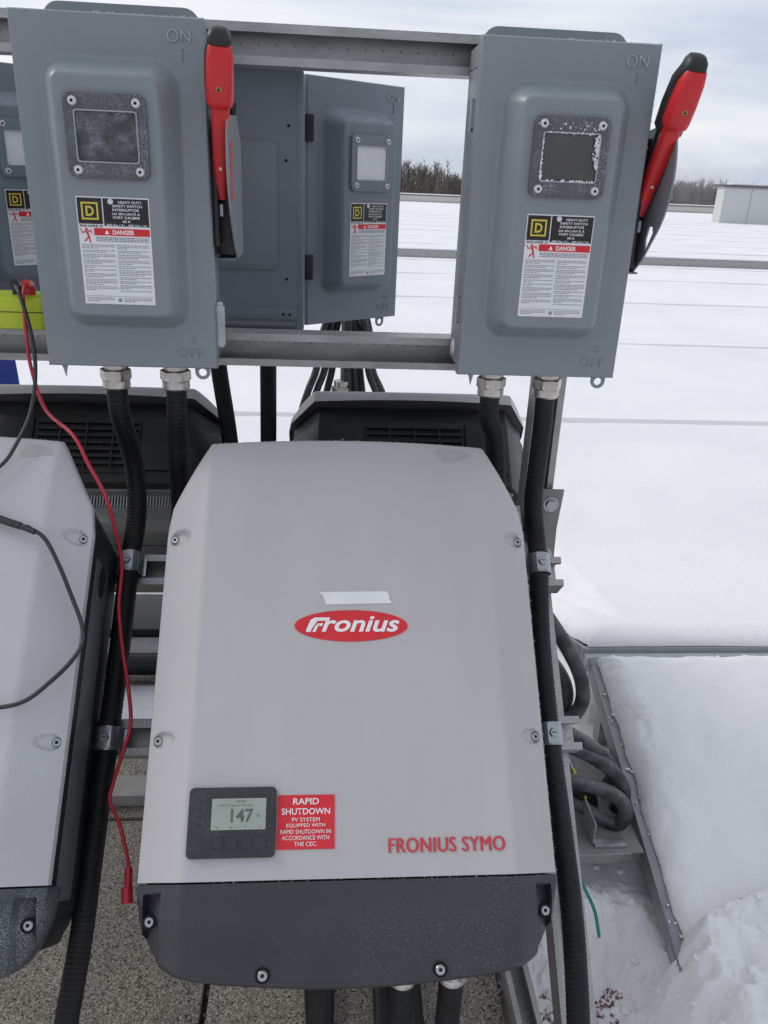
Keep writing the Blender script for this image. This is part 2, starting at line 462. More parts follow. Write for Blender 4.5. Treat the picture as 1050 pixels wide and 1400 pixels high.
def vnoise(x, y, seed=0):
    xi = np.floor(x).astype(np.int64); yi = np.floor(y).astype(np.int64)
    xf = x - xi; yf = y - yi
    def hsh(a, b):
        h_ = (a * 374761393 + b * 668265263 + seed * 982451653) & 0x7fffffff
        h_ = ((h_ ^ (h_ >> 13)) * 1274126177) & 0x7fffffff
        return ((h_ ^ (h_ >> 16)) & 0xffff) / 65535.0
    u = xf * xf * (3 - 2 * xf); v = yf * yf * (3 - 2 * yf)
    return (hsh(xi, yi) * (1 - u) + hsh(xi + 1, yi) * u) * (1 - v) + (hsh(xi, yi + 1) * (1 - u) + hsh(xi + 1, yi + 1) * u) * v

def fbm(x, y, oct_=4, seed=0):
    s = np.zeros_like(x); a = 0.5; t = 0
    for i in range(oct_):
        s += a * (vnoise(x, y, seed + i) - 0.5) * 2; t += a
        x = x * 2.03 + 11.3; y = y * 2.03 + 5.7; a *= 0.5
    return s / t

def sstep(a, b, x):
    t = np.clip((x - a) / (b - a), 0, 1)
    return t * t * (3 - 2 * t)

def copy_tree(o, parent=None, skip=()):
    c = o.copy(); COL.objects.link(c)
    if parent: c.parent = parent
    for ch in list(o.children):
        if ch.name.split('.')[0] in skip: continue
        copy_tree(ch, c, skip)
    return c

# ------------------------------------------------------------------ setting: ground, roof, snow
g = frommesh('ground', [(-1500, 40, -9), (1500, 40, -9), (1500, 3000, -9), (-1500, 3000, -9)], [(0, 1, 2, 3)], M_snow, smooth=False)
tag(g, kind='structure')
rf = frommesh('roof', [(-45, -15, 0), (70, -15, 0), (70, 48.6, 0), (-45, 48.6, 0)], [(0, 1, 2, 3)], M_gravel, smooth=False)
tag(rf, kind='structure')

# pavers under the rack
PV = []
for i in range(-4, 2):
    for j in range(4):
        x0 = -0.222 + i * 0.612; y0 = 0.44 + j * 0.612 - 0.0
        if x0 > 0.3: continue
        PV.append((x0, y0))
me = boxes_mesh([(0.004, 0.604, 0.004, 0.604, 0.0, 0.055)], M_paver, 0.006)
for i, (x0, y0) in enumerate(PV):
    p_ = obj('paver', me, rf, (x0, y0, 0.004 + 0.002 * random.random()), (0, 0, random.uniform(-.006, .006)))

# roof snow near the rack (a height field, with the boot hollow and the swept pavers)
xs = np.concatenate([np.linspace(-7, -1.4, 40), np.linspace(-1.38, 0.24, 60), np.linspace(0.26, 0.42, 16), np.linspace(0.425, 0.86, 130), np.linspace(0.87, 1.6, 80), np.linspace(1.65, 7, 60)])
ys = np.concatenate([np.linspace(-2.5, 0.3, 40), np.linspace(0.32, 0.84, 30), np.linspace(0.85, 1.36, 150), np.linspace(1.37, 1.9, 55), np.linspace(1.93, 4.4, 70)])
X, Y = np.meshgrid(xs, ys)
rough_ = fbm(X * 9, Y * 9, 4, 9)
Zs = 0.085 + 0.02 * fbm(X * 1.7, Y * 1.7, 4, 3) + 0.012 * rough_
Zs += 0.05 * sstep(1.16, 1.34, Y) * sstep(0.46, 0.56, X)
wx = X + 0.06 * fbm(X * 6, Y * 6, 4, 21)
lumps = 0.55 * fbm(X * 7, Y * 7, 4, 41) + 0.5 * (0.5 - np.abs(fbm(X * 12, Y * 12, 4, 47)) * 2) + 0.40 * fbm(X * 26, Y * 26, 3, 49) + 0.22 * fbm(X * 60, Y * 60, 2, 53)
pan = 0.09 + np.clip(Y - 0.91, -0.1, 2.0) * 0.364
yn = Y + 0.10 * fbm(X * 3, Y * 3, 4, 37)
top_ = pan + 0.05 + 0.045 - 0.085 * sstep(0.95, 1.80, yn) + 0.026 * lumps * sstep(1.7, 1.05, yn)
top_ = np.where(Y > 1.75, 0.05, top_)
left_ = 0.700 + 0.15 * sstep(1.13, 1.24, Y + 0.03 * lumps)
bank = sstep(left_, left_ + 0.08 + 0.16 * sstep(1.12, 1.3, Y), wx)
Zs = Zs * (1 - bank) + bank * top_
Zs += 0.075 * np.exp(-(((X - 0.725) / 0.05) ** 2 + ((Y - 1.13) / 0.05) ** 2)) * (1 + 1.1 * lumps)
Zs += 0.03 * np.exp(-(((X - 0.60) / 0.12) ** 2 + ((Y - 1.29) / 0.05) ** 2)) * (1 + 1.1 * lumps)
Zs += 0.010 * lumps * sstep(0.42, 0.5, X) * sstep(1.4, 1.2, Y)
# beyond the rack the drifts lie level between the panel ridges
wav = 0.012 * fbm(X * 1.2, Y * 1.2, 3, 61) + 0.004 * fbm(X * 7, Y * 7, 3, 62)
beh = sstep(2.85, 3.5, Y)
Zs = Zs * (1 - beh) + beh * (0.335 + wav)
rgt = sstep(0.745, 0.90, X + 0.025 * fbm(X * 8, Y * 8, 4, 63)) * sstep(1.93, 1.96, Y + 0.02 * fbm(X * 5, Y * 0, 4, 64))
lvl = 0.435 - 0.095 * sstep(1.9, 2.9, Y)
Zs = Zs * (1 - rgt) + rgt * (lvl + wav)
# boot hollow down to the red gravel
hol = np.exp(-np.abs((wx - 0.60) / 0.135) ** 4 - np.abs((Y - 1.12 + 0.03 * fbm(X * 5, Y * 5, 3, 91)) / 0.105) ** 4)
hol2 = np.exp(-np.abs((X - 0.49) / 0.085) ** 4 - np.abs((Y - 1.13) / 0.12) ** 4)
hh = np.maximum(hol, hol2)
Zs = Zs * (1 - hh) + hh * (0.0015 + 0.030 * fbm(X * 10 + 3, Y * 10, 4, 71) + 0.016 * fbm(X * 45, Y * 45, 3, 77) + 0.008 * fbm(X * 110, Y * 110, 2, 78))
# bare pavers
edge = 0.05 * fbm(X * 5, Y * 5, 3, 55)
pv = sstep(0.45, 0.39, X + edge) * sstep(-2.2, -2.0, X) * sstep(0.1, 0.3, Y) * sstep(2.84, 2.72, Y + edge)
Zs = Zs * (1 - pv) - 0.03 * pv
sn = grid('snow', np.stack([X, Y, Zs], -1), M_snow)
tag(sn, 'trampled snow on the roof around the rack', 'snow', kind='stuff')
fs_ = frommesh('far_snow', [(-45, 4.3, 0.328), (70, 4.3, 0.328), (70, 47.9, 0.328), (-45, 47.9, 0.328)], [(0, 1, 2, 3)], M_snow, smooth=False)
tag(fs_, kind='structure'); fs_.name = 'snow_field'

def crumbs():
    rr_ = random.Random(5)
    ico = bmesh.new(); bmesh.ops.create_icosphere(ico, subdivisions=2, radius=1.0)
    bv = [v.co.copy() for v in ico.verts]; ico.verts.index_update(); bf = [tuple(v.index for v in f.verts) for f in ico.faces]; ico.free()
    V, Fc = [], []
    def add(x, y, z, r_):
        k = len(V); sd = rr_.uniform(0, 100)
        sc_ = (rr_.uniform(.7, 1.3), rr_.uniform(.7, 1.3), rr_.uniform(.5, .9))
        for c_ in bv:
            m_ = 1 + 0.35 * mnoise.noise(c_ * 1.8 + Vector((sd, 0, 0)))
            V.append((x + c_.x * r_ * m_ * sc_[0], y + c_.y * r_ * m_ * sc_[1], z + c_.z * r_ * m_ * sc_[2]))
        Fc.extend(tuple(k + i for i in f) for f in bf)
    ix = lambda x, y: (np.argmin(np.abs(ys - y)), np.argmin(np.abs(xs - x)))
    for i in range(240):                      # trampled ground
        x, y = rr_.uniform(0.46, 1.15), rr_.uniform(0.85, 1.42)
        if x > 0.72 and y > 1.22: continue
        add(x, y, Zs[ix(x, y)] + 0.001, rr_.uniform(0.003, 0.011) * rr_.uniform(.5, 1.1))
    for i in range(40):                      # along the module's snowy edge
        q = rr_.random() ** 0.8
        y = 1.80 - 0.64 * q
        add(0.738 + rr_.uniform(0.0, 0.03), y, 0.43 - (1.838 - y) * 0.364 + rr_.uniform(0.0, 0.006), rr_.uniform(0.0015, 0.0045))
    for i in range(50):                       # along the ridge
        x = 0.80 + rr_.random() ** 1.5 * 1.2
        add(x, 1.835 + rr_.uniform(-0.02, 0.0) if rr_.random() < .5 else 1.95 + rr_.uniform(0, .02), 0.434, rr_.uniform(0.002, 0.006))
    return V, Fc
V, Fc = crumbs()
o = frommesh('snow_crumbs', V, Fc, M_snow)
tag(o, 'loose crumbs of snow scattered beside the module frame', 'snow', kind='stuff')

# ------------------------------------------------------------------ snow covered solar rows (ridge shaped)
TILT = math.radians(20)
def snow_slab(name, x0, x1, ln, parent, rot, loc, nx, ny, th=0.05, seed=0, wob=0.02, margin=0.02):
    u = np.linspace(0, 1, nx); v = np.linspace(0, 1, ny)
    u = 0.5 - 0.5 * np.cos(u * PI) if nx > 60 else u
    v = 0.5 - 0.5 * np.cos(v * PI)
    Ug, Vg = np.meshgrid(u, v)
    m0 = margin + wob * (0.5 + 0.5 * fbm(Vg * ln * 14, Vg * 0 + seed, 5, seed))
    m1 = margin + wob * (0.5 + 0.5 * fbm(x0 * 3 + Ug * (x1 - x0) * 3.1, Ug * 0 + seed, 5, seed + 5)) * sstep(-.3, .4, fbm(x0 + Ug * (x1 - x0) * 0.6, Ug * 0, 2, seed + 8))
    Xg = x0 + m0 * (1 - Ug) + Ug * (x1 - x0)
    Yg = Vg * (ln - m1)
    dx = Xg - x0 - m0; dy = ln - m1 - Yg; d = np.minimum(np.minimum(dx, dy), Yg * 0.5)
    if ny > 100: d = d * (1 + 0.5 * fbm(Xg * 30, Yg * 30, 3, 81)) * (0.75 + 0.5 * sstep(-.4, .4, fbm(Xg * 6, Yg * 6, 3, 82)))
    prof = np.clip(d / (th * 1.2), 0, 1); prof = np.sqrt(1 - (1 - prof) ** 2)
    Zg = th * prof * (1 + 0.25 * fbm(Xg * 1.5, Yg * 1.5, 4, seed + 3)) + 0.003 * fbm(Xg * 15, Yg * 15, 3, seed + 4) * prof + 0.001
    if ny > 100: Zg += prof * (0.030 * fbm(Xg * 2.6, Yg * 2.6, 4, 71) + 0.0045 * fbm(Xg * 22, Yg * 22, 3, 72) * sstep(-0.2, 0.5, fbm(Xg * 1.4, Yg * 1.4, 2, 73) + 0.5 - Yg))
    # top edge drop to the glass
    return grid(name, np.stack([Xg, Yg, Zg], -1), M_snow, parent, loc=loc, rot=rot)

RIDGE_Z = 0.43
ridges = [1.85, 4.39, 6.75, 9.3, 11.7, 13.7] + [17.2 + 2.25 * k for k in range(8)]
ordn = ['first', 'second', 'third', 'fourth', 'fifth', 'sixth', 'seventh', 'eighth', 'ninth', 'tenth', 'eleventh', 'twelfth', 'thirteenth', 'fourteenth', 'fifteenth']
for k, yr in enumerate(ridges):
    near = k == 0
    x0, x1 = (0.735, 8.735) if near else ((-1.2, 10.8) if k == 1 else (-10, 12) if k < 6 else (-16, 30))
    zr = RIDGE_Z if near else 0.335
    ti = TILT if near else math.radians(8)
    lab = ('nearest ridge of snow-covered solar panels, beside the inverter rack' if near else
           f'{ordn[k]} ridge of snow-covered solar panels counted away from the rack')
    t = empty('solar_panel_row', lab, 'solar panels', (0, yr, 0), group='ridges of snow-covered solar panels')
    ln = 1.0
    dy, dz = ln * math.cos(ti), ln * math.sin(ti)
    if near:
        fr = []
        for i in range(4):
            a = x0 + i * 2.0
            mo = empty('solar_module', None, None, (a, -dy - 0.012, zr - dz), (ti, 0, 0)); mo.parent = t
            # frame members + dark glass
            boxes('module_frame', [(0, 1.99, 0, 0.03, -0.04, 0), (0, 1.99, ln - 0.03, ln, -0.04, 0), (0, 0.034, 0.03, ln - 0.03, -0.045, 0), (1.974, 1.99, 0.03, ln - 0.03, -0.04, 0)], M_frame, mo, 0.002)
            box('glass', (0.035, 1.973, 0.031, ln - 0.031, -0.012, -0.004), M_cell, mo)
            if i == 0:
                box('rating_sticker', (-0.0012, 0.0, 0.17, 0.27, -0.030, -0.012), M_steel, mo)
        snow_slab('snow_cover', x0, x1, ln, t, (ti, 0, 0), (0, -dy - 0.012, zr - dz), 420, 220, 0.05, 3, 0.020, 0.012)
        for i in range(4):
            a = x0 + i * 2.0
            mo = empty('solar_module', None, None, (a + 1.99, dy + 0.03, zr - dz), (ti, 0, PI)); mo.parent = t
            boxes('module_frame', [(0, 1.99, 0, 0.03, -0.04, 0), (0, 1.99, ln - 0.03, ln, -0.04, 0), (0, 0.034, 0.03, ln - 0.03, -0.045, 0), (1.974, 1.99, 0.03, ln - 0.03, -0.04, 0)], M_frame, mo, 0.002)
            box('glass', (0.035, 1.973, 0.031, ln - 0.031, -0.012, -0.004), M_cell, mo)
        # back slope: run the slab with the ridge at its upper end
        sl_ = snow_slab('snow_cover', -x1, -x0, ln, t, (ti, 0, PI), (0, dy + 0.03, zr - dz), 300, 60, 0.055, 13, 0.03, 0.008)
        # the slab's ragged margin belongs on the rack side, so mirror it
        sl_.scale = (-1, 1, 1); sl_.location = (0, dy + 0.03, zr - dz)
        mm_ = sl_.data
        co = np.zeros(len(mm_.vertices) * 3); mm_.vertices.foreach_get('co', co); co = co.reshape(-1, 3); co[:, 0] = -(-x1 - x0 - co[:, 0]) * -1
        co[:, 0] = -co[:, 0] * 1.0
        mm_.vertices.foreach_set('co', co.ravel()); mm_.update()
        box('ridge_rail', (x0, x1, -0.006, 0.022, zr - 0.05, zr - 0.010), M_alu, t)
        for xx in (0.80, 2.6, 4.4, 6.2):
            box('ridge_post', (xx, xx + 0.04, -0.012, 0.028, 0.0, zr - 0.051), M_galv, t)
    else:
        box('panel_bed', (x0, x1, 0, ln, -0.04, 0), M_alu, t, loc=(0, -dy - 0.012, zr - dz), rot=(ti, 0, 0))
        snow_slab('snow_cover', x0, x1, ln, t, (ti, 0, 0), (0, -dy - 0.012, zr - dz), 260, 14, 0.05, 20 + k, (0.012 if k == 1 else 0.02) if k < 6 else 0.05, 0.0)
        box('panel_bed', (-x1, -x0, 0, ln, -0.04, 0), M_alu, t, loc=(0, dy + 0.03, zr - dz), rot=(ti, 0, PI))
        box('snow_cover', (-x1, -x0, 0, ln + 0.02, 0, 0.040), M_snow, t, loc=(0, dy + 0.03, zr - dz), rot=(ti, 0, PI))
        box('ridge_post', (x0 + 2, x0 + 2.05, -0.02, 0.03, 0.0, zr - 0.06), M_galv, t)
        box('ridge_post', (x1 - 2, x1 - 1.95, -0.02, 0.03, 0.0, zr - 0.06), M_galv, t)

# cable tray across the walkway between the two panel fields
t = empty('cable_tray', 'long grey cable tray crossing the snow between panel fields', 'cable tray', (0, 14.6, 0))
box('tray_channel', (-14, 34, 0, 0.25, 0.30, 0.455), M_galv, t, 0.01)
box('snow_cover', (-14, 34, 0.01, 0.24, 0.456, 0.485), M_snow, t, 0.015)
for xx in np.arange(-13, 34, 3.0):
    box('tray_foot', (xx, xx + 0.1, 0.05, 0.2, 0.0, 0.299), M_galv, t)

# ------------------------------------------------------------------ far edge: parapet, hut, woods, steam
t = empty('parapet', 'low cream parapet along the far edge of the roof', 'parapet', (0, 48, 0))
box('wall', (-45, 70, 0, 0.4, 0, 0.66), M_parapet, t)
box('cap_flashing', (-45, 70, -0.06, 0.46, 0.661, 0.70), M_cap, t)
box('snow_cap', (-45, 70, -0.02, 0.42, 0.701, 0.76), M_snow, t, 0.02)

t = empty('rooftop_unit', 'pale grey clad rooftop unit with dark flat top edge, right background', 'rooftop unit', (16.6, 35, 0))
box('wall', (0, 14, 0, 0.7, 0, 1.74), M_hut, t)
for i in range(12):
    box('cladding_panel', (0.02 + i * 1.16, 1.14 + i * 1.16, -0.03, -0.004, 0.1, 1.70), M_hut, t, 0.008)
box('roof_edge', (-0.12, 14.12, -0.10, 0.75, 1.741, 1.82), M_cap, t)
box('snow_cap', (0.3, 2.6, 0.0, 0.6, 1.821, 1.89), M_snow, t, 0.03)

t = empty('distant_building', 'small white snow-roofed building at the foot of the woods', 'building', (13.5, 120, -9))
box('wall', (0, 12, 0, 8, 0, 7.6), M_parapet, t)
box('roof', (-0.3, 12.3, -0.3, 8.3, 7.601, 8.3), M_snow, t, 0.1)

def woods():
    V, Fc = [], []
    def stick(p, q, r0, r1):
        d = (q - p)
        a = d.orthogonal().normalized(); b = d.normalized().cross(a)
        n0 = len(V)
        for c_, r in ((p, r0), (q, r1)):
            for k in range(3):
                an = 2 * PI * k / 3
                V.append(tuple(c_ + (a * math.cos(an) + b * math.sin(an)) * r))
        for k in range(3):
            k2 = (k + 1) % 3
            Fc.append((n0 + k, n0 + k2, n0 + 3 + k2, n0 + 3 + k))
    for i in range(3200):
        x = random.uniform(-75, 150); y = random.uniform(165, 235)
        hgt = random.uniform(10.2, 11.8) + 1.2 * mnoise.noise((x * 0.045, y * 0.02, 0)) + (1.2 if x < 24 else 0)
        if random.random() < 0.06: hgt *= 1.1
        b = Vector((x, y, -9)); lean = Vector((random.uniform(-.6, .6), 0, 0))
        top = b + Vector((0, 0, hgt)) + lean
        stick(b, b.lerp(top, 0.55), 0.17, 0.11)
        stick(b.lerp(top, 0.55), top, 0.11, 0.03)
        for k in range(20):
            f_ = random.uniform(0.25, 0.97)
            s_ = b.lerp(top, f_)
            ln = (1.03 - f_) * hgt * random.uniform(0.16, 0.34) + 0.3
            an = random.uniform(0, 2 * PI)
            q = s_ + Vector((math.cos(an) * ln * 0.5, math.sin(an) * ln * 0.5, ln * random.uniform(0.5, 0.9)))
            stick(s_, q, 0.065, 0.022)
            for j in range(2):
                m_ = s_.lerp(q, random.uniform(.4, .9))
                stick(m_, m_ + Vector((random.uniform(-.9, .9), random.uniform(-.5, .5), random.uniform(.3, 1.1))), 0.035, 0.015)
    return V, Fc
V, Fc = woods()
o = frommesh('woodland', V, Fc, M_bark, smooth=False)
tag(o, 'far band of bare grey-brown winter trees along the horizon', 'woods', kind='stuff')

# ------------------------------------------------------------------ safety switches
BW, BH, BD, EMB = 0.24, 0.445, 0.092, 0.041
GX = BW / 2

def emboss(x, z):
    """height of the raised pan of the door; x about the centre, z from the bottom"""
    hx, z0, z1 = 0.088, 0.056, 0.397
    cz, hz = (z0 + z1) / 2, (z1 - z0) / 2
    r = 0.034
    qx = np.abs(x) - (hx - r); qz = np.abs(z - cz) - (hz - r)
    d = np.minimum(np.maximum(qx, qz), 0) + np.sqrt(np.maximum(qx, 0) ** 2 + np.maximum(qz, 0) ** 2) - r
    a = sstep(0.0, -0.016, d) * 0.52 + sstep(-0.010, -0.026, d) * 0.48
    return EMB * a

def strip_lines(x0, x1, ztop, n, gap, th, seed):
    rr = random.Random(seed)
    out = []
    z = ztop
    para = rr.randint(2, 3)
    for i in range(n):
        last = para == 0
        xe = x1 if not last else x0 + (x1 - x0) * rr.uniform(.3, .8)
        xx = x0 + (0.0 if para else 0)
        while xx < xe - 0.001:
            w = rr.uniform(0.0018, 0.0052)
            w = min(w, xe - xx)
            out.append((xx, xx + w, z - th, z))
            xx += w + 0.0009
        z -= gap
        para -= 1
        if para < 0:
            para = rr.randint(1, 3); z -= gap * 0.45
    return out

def flat_quads(name, rects, y, mt, parent):
    v, f = [], []
    for (x0, x1, z0, z1) in rects:
        n = len(v)
        v += [(x0, y, z0), (x1, y, z0), (x1, y, z1), (x0, y, z1)]
        f.append((n, n + 1, n + 2, n + 3))
    return frommesh(name, v, f, mt, parent, smooth=False)

RX = (PI / 2, 0, 0)       # text lying in XY turned to stand in XZ facing -Y
def add_text(name, txt, x, y, z, parent, mt, **kw):
    return obj(name, text_mesh(txt, mt, **kw), parent, (x, y, z), RX)

def make_door(parent, mbox, pane, loc=(0, 0, 0), rot=(0, 0, 0), frosty=False):
    xs = np.concatenate([[-GX, -GX], np.linspace(-GX + 0.0015, GX - 0.0015, 97), [GX, GX]])
    zs = np.concatenate([[0, 0], np.linspace(0.0015, BH - 0.0015, 150), [BH, BH]])
    Xg, Zg = np.meshgrid(xs, zs)
    Yg = -emboss(Xg, Zg)
    Yg[:, 1] = 0.002; Yg[:, -2] = 0.002; Yg[1, :] = 0.002; Yg[-2, :] = 0.002
    Yg[:, 0] = 0.024; Yg[:, -1] = 0.024; Yg[0, :] = 0.024; Yg[-1, :] = 0.024
    d = grid('door', np.stack([Xg, Yg, Zg], -1), mbox, parent, angle=50, loc=loc, rot=rot)
    y = -EMB
    # window bezel with opening, pane, rivets
    wx0, wx1, wz0, wz1 = -0.0505, 0.0505, 0.253, 0.352
    px0, px1, pz0, pz1 = -0.0385, 0.0385, 0.2725, 0.3325
    prism('window_bezel', rrect(wx0, wx1, wz0, wz1, 0.010), 'Y', y - 0.0055, y - 0.0005, M_plate if not frosty else M_box2, d, 0.0012, holes=[rrect(px0, px1, pz0, pz1, 0.004)[::-1]])
    box('window_pane', (px0 - 0.002, px1 + 0.002, y - 0.003, y - 0.0008, pz0 - 0.002, pz1 + 0.002), pane, d)
    prism('window_gasket', rrect(px0 - 0.0005, px1 + 0.0005, pz0 - 0.0005, pz1 + 0.0005, 0.0045), 'Y', y - 0.0062, y - 0.0032, M_steel, d, 0, holes=[rrect(px0 + 0.0012, px1 - 0.0012, pz0 + 0.0012, pz1 - 0.0012, 0.0035)[::-1]])
    for rx in (wx0 + 0.012, wx1 - 0.012):
        for rz in (wz0 + 0.010, wz1 - 0.010):
            lathe('rivet', [(0.0056, 0), (0.0056, 0.001), (0.0046, 0.0028), (0.002, 0.0034), (0.0018, 0.002)], M_rivet, d, 16, (rx, y - 0.0055, rz), (PI / 2, 0, 0))
            lathe('rivet_core', [(0.0017, 0.0), (0.0017, 0.0036)], M_dark, d, 8, (rx, y - 0.0055, rz), (PI / 2, 0, 0))
    # label
    lx0, lx1, lz0, lz1 = -0.0475, 0.0455, 0.0955, 0.2315
    Yl = y - 0.0008
    prism('warning_label', rrect(lx0, lx1, lz0, lz1, 0.001), 'Y', Yl, y + 0.0005, M_label, d)
    e = 0.0003
    flat_quads('label_header', [(lx0 + 0.0012, lx0 + 0.0325, lz1 - 0.0335, lz1 - 0.0015), (lx0 + 0.034, lx1 - 0.0012, lz1 - 0.0355, lz1 - 0.0015)], Yl - e, M_inkb, d)
    # D emblem
    cx, cz = lx0 + 0.0168, lz1 - 0.0175
    s = 0.0108
    flat_quads('emblem_frame', [(cx - s, cx + s, cz + s - 0.0022, cz + s), (cx - s, cx + s, cz - s, cz - s + 0.0022), (cx - s, cx - s + 0.0022, cz - s + 0.0022, cz + s - 0.0022), (cx + s - 0.0022, cx + s, cz - s + 0.0022, cz + s - 0.0022)], Yl - 2 * e, M_yel, d)
    add_text('emblem_letter', 'D', cx, Yl - 2 * e, cz, d, M_yel, w=0.0105, h=0.0125, bold=0.03)
    add_text('maker_name', 'SQUARE D', lx0 + 0.017, Yl - 2 * e, lz1 - 0.0362, d, M_inkb, w=0.030, h=0.0032, bold=0.02)
    hx = lx0 + 0.034 + 0.029
    for i, (tx, w) in enumerate((('HEAVY DUTY', 0.030), ('SAFETY SWITCH', 0.038), ('INTERRUPTOR', 0.034), ('DE SÉCURITÉ À', 0.036), ('FORT CALIBRE', 0.034), ('60 A', 0.010), ('600 Vac / V~   600 Vdc / V=', 0.052))):
        add_text('header_text', tx, hx + (0.006 if i == 0 else 0.002 if i == 1 else 0.0), Yl - 2 * e, lz1 - 0.0058 - i * 0.0047, d, M_white, w=w, h=0.0031 if i < 6 else 0.0026, bold=0.012)
    prism('header_rivet', circle(lx0 + 0.044, lz1 - 0.0052, 0.0036, 14), 'Y', Yl - 0.001, Yl - e, M_rivet, d)
    flat_quads('danger_strip', [(lx0 + 0.020, lx1 - 0.0012, lz1 - 0.0475, lz1 - 0.0385)], Yl - e, M_redp, d)
    add_text('danger_word', 'DANGER', lx0 + 0.058, Yl - 2 * e, lz1 - 0.043, d, M_white, w=0.028, h=0.0058, bold=0.03)
    frommesh('warning_triangle', [(lx0 + 0.0335, Yl - 2 * e, lz1 - 0.0458), (lx0 + 0.0395, Yl - 2 * e, lz1 - 0.0458), (lx0 + 0.0365, Yl - 2 * e, lz1 - 0.0402)], [(0, 1, 2)], M_white, d, smooth=False)
    # pictogram: a figure struck by a bolt
    pxx, pzz = lx0 + 0.010, lz1 - 0.0475
    def seg(a, b, w):
        a = Vector(a); b = Vector(b); n_ = (b - a).orthogonal().normalized() * w / 2
        return [a - n_, b - n_, b + n_, a + n_]
    vv, ff = [], []
    for a, b, w in (((0.001, 0.004), (0.003, -0.003), .0024), ((0.003, -0.003), (0.0045, -0.0095), .0016), ((0.002, -0.003), (-0.003, -0.008), .0016), ((0.001, 0.004), (0.006, 0.006), .0014), ((0.006, 0.006), (0.007, 0.002), .0012), ((0.000, 0.004), (-0.006, 0.003), .0014), ((-0.001, 0.0055), (0.0015, 0.008), .0030), ((-0.008, 0.008), (-0.005, 0.0035), .0010)):
        n0 = len(vv)
        vv += [(pxx + q.x, Yl - 2 * e, pzz + q.y) for q in seg(a, b, w)]
        ff.append((n0, n0 + 1, n0 + 2, n0 + 3))
    frommesh('pictogram', vv, ff, M_redp, d, smooth=False)
    fine = strip_lines(lx0 + 0.022, lx1 - 0.003, lz1 - 0.0495, 3, 0.0021, 0.0012, 5)
    fine += strip_lines(lx0 + 0.003, lx0 + 0.045, lz1 - 0.0590, 25, 0.0021, 0.0009, 2)
    fine += strip_lines(lx0 + 0.048, lx1 - 0.003, lz1 - 0.0590, 25, 0.0021, 0.0009, 3)
    fine += strip_lines(lx0 + 0.003, lx0 + 0.040, lz0 + 0.0085, 3, 0.0021, 0.0009, 4) + strip_lines(lx0 + 0.052, lx1 - 0.003, lz0 + 0.0085, 3, 0.0021, 0.0009, 6)
    fine += [(lx0 + 0.002, lx1 - 0.002, lz0 + 0.0103, lz0 + 0.0107)]
    fine = [q for q in fine if q[2] > lz0 + 0.001]
    flat_quads('fine_print', fine, Yl - e, M_ink, d)
    prism('label_seal', circle(lx0 + 0.0465, lz0 + 0.0055, 0.0026, 12), 'Y', Yl - 0.0006, Yl - e, M_ink, d)
    # embossed ON / I / OFF
    add_text('embossed_letters', 'ON', 0.0885, 0.0003, 0.4235, d, M_emb, w=0.0295, h=0.0145, bold=-0.012, extrude=0.0022)
    box('embossed_stroke', (0.0908, 0.0926, -0.0018, 0.0003, 0.396, 0.411), mbox, d, 0.0006)
    add_text('embossed_letters', 'OFF', 0.083, 0.0003, 0.0235, d, mbox, w=0.037, h=0.0125, bold=-0.012, extrude=0.0011)
    prism('embossed_ring', circle(0.088, 0.043, 0.0048, 18), 'Y', -0.0009, 0.0003, mbox, d, 0, holes=[circle(0.088, 0.043, 0.0036, 18)[::-1]])
    return d

def lug(name, x, z, y, parent, mt):
    ou = [(x - 0.011, z + 0.012), (x - 0.011, z)] + [(x + 0.011 * math.cos(a), z + 0.011 * math.sin(a)) for a in np.linspace(PI, 2 * PI, 12)[1:]] + [(x + 0.011, z + 0.012)]
    return prism(name, ou, 'Y', y, y + 0.002, mt, parent, 0, holes=[circle(x, z - 0.0005, 0.0058, 14)[::-1]])

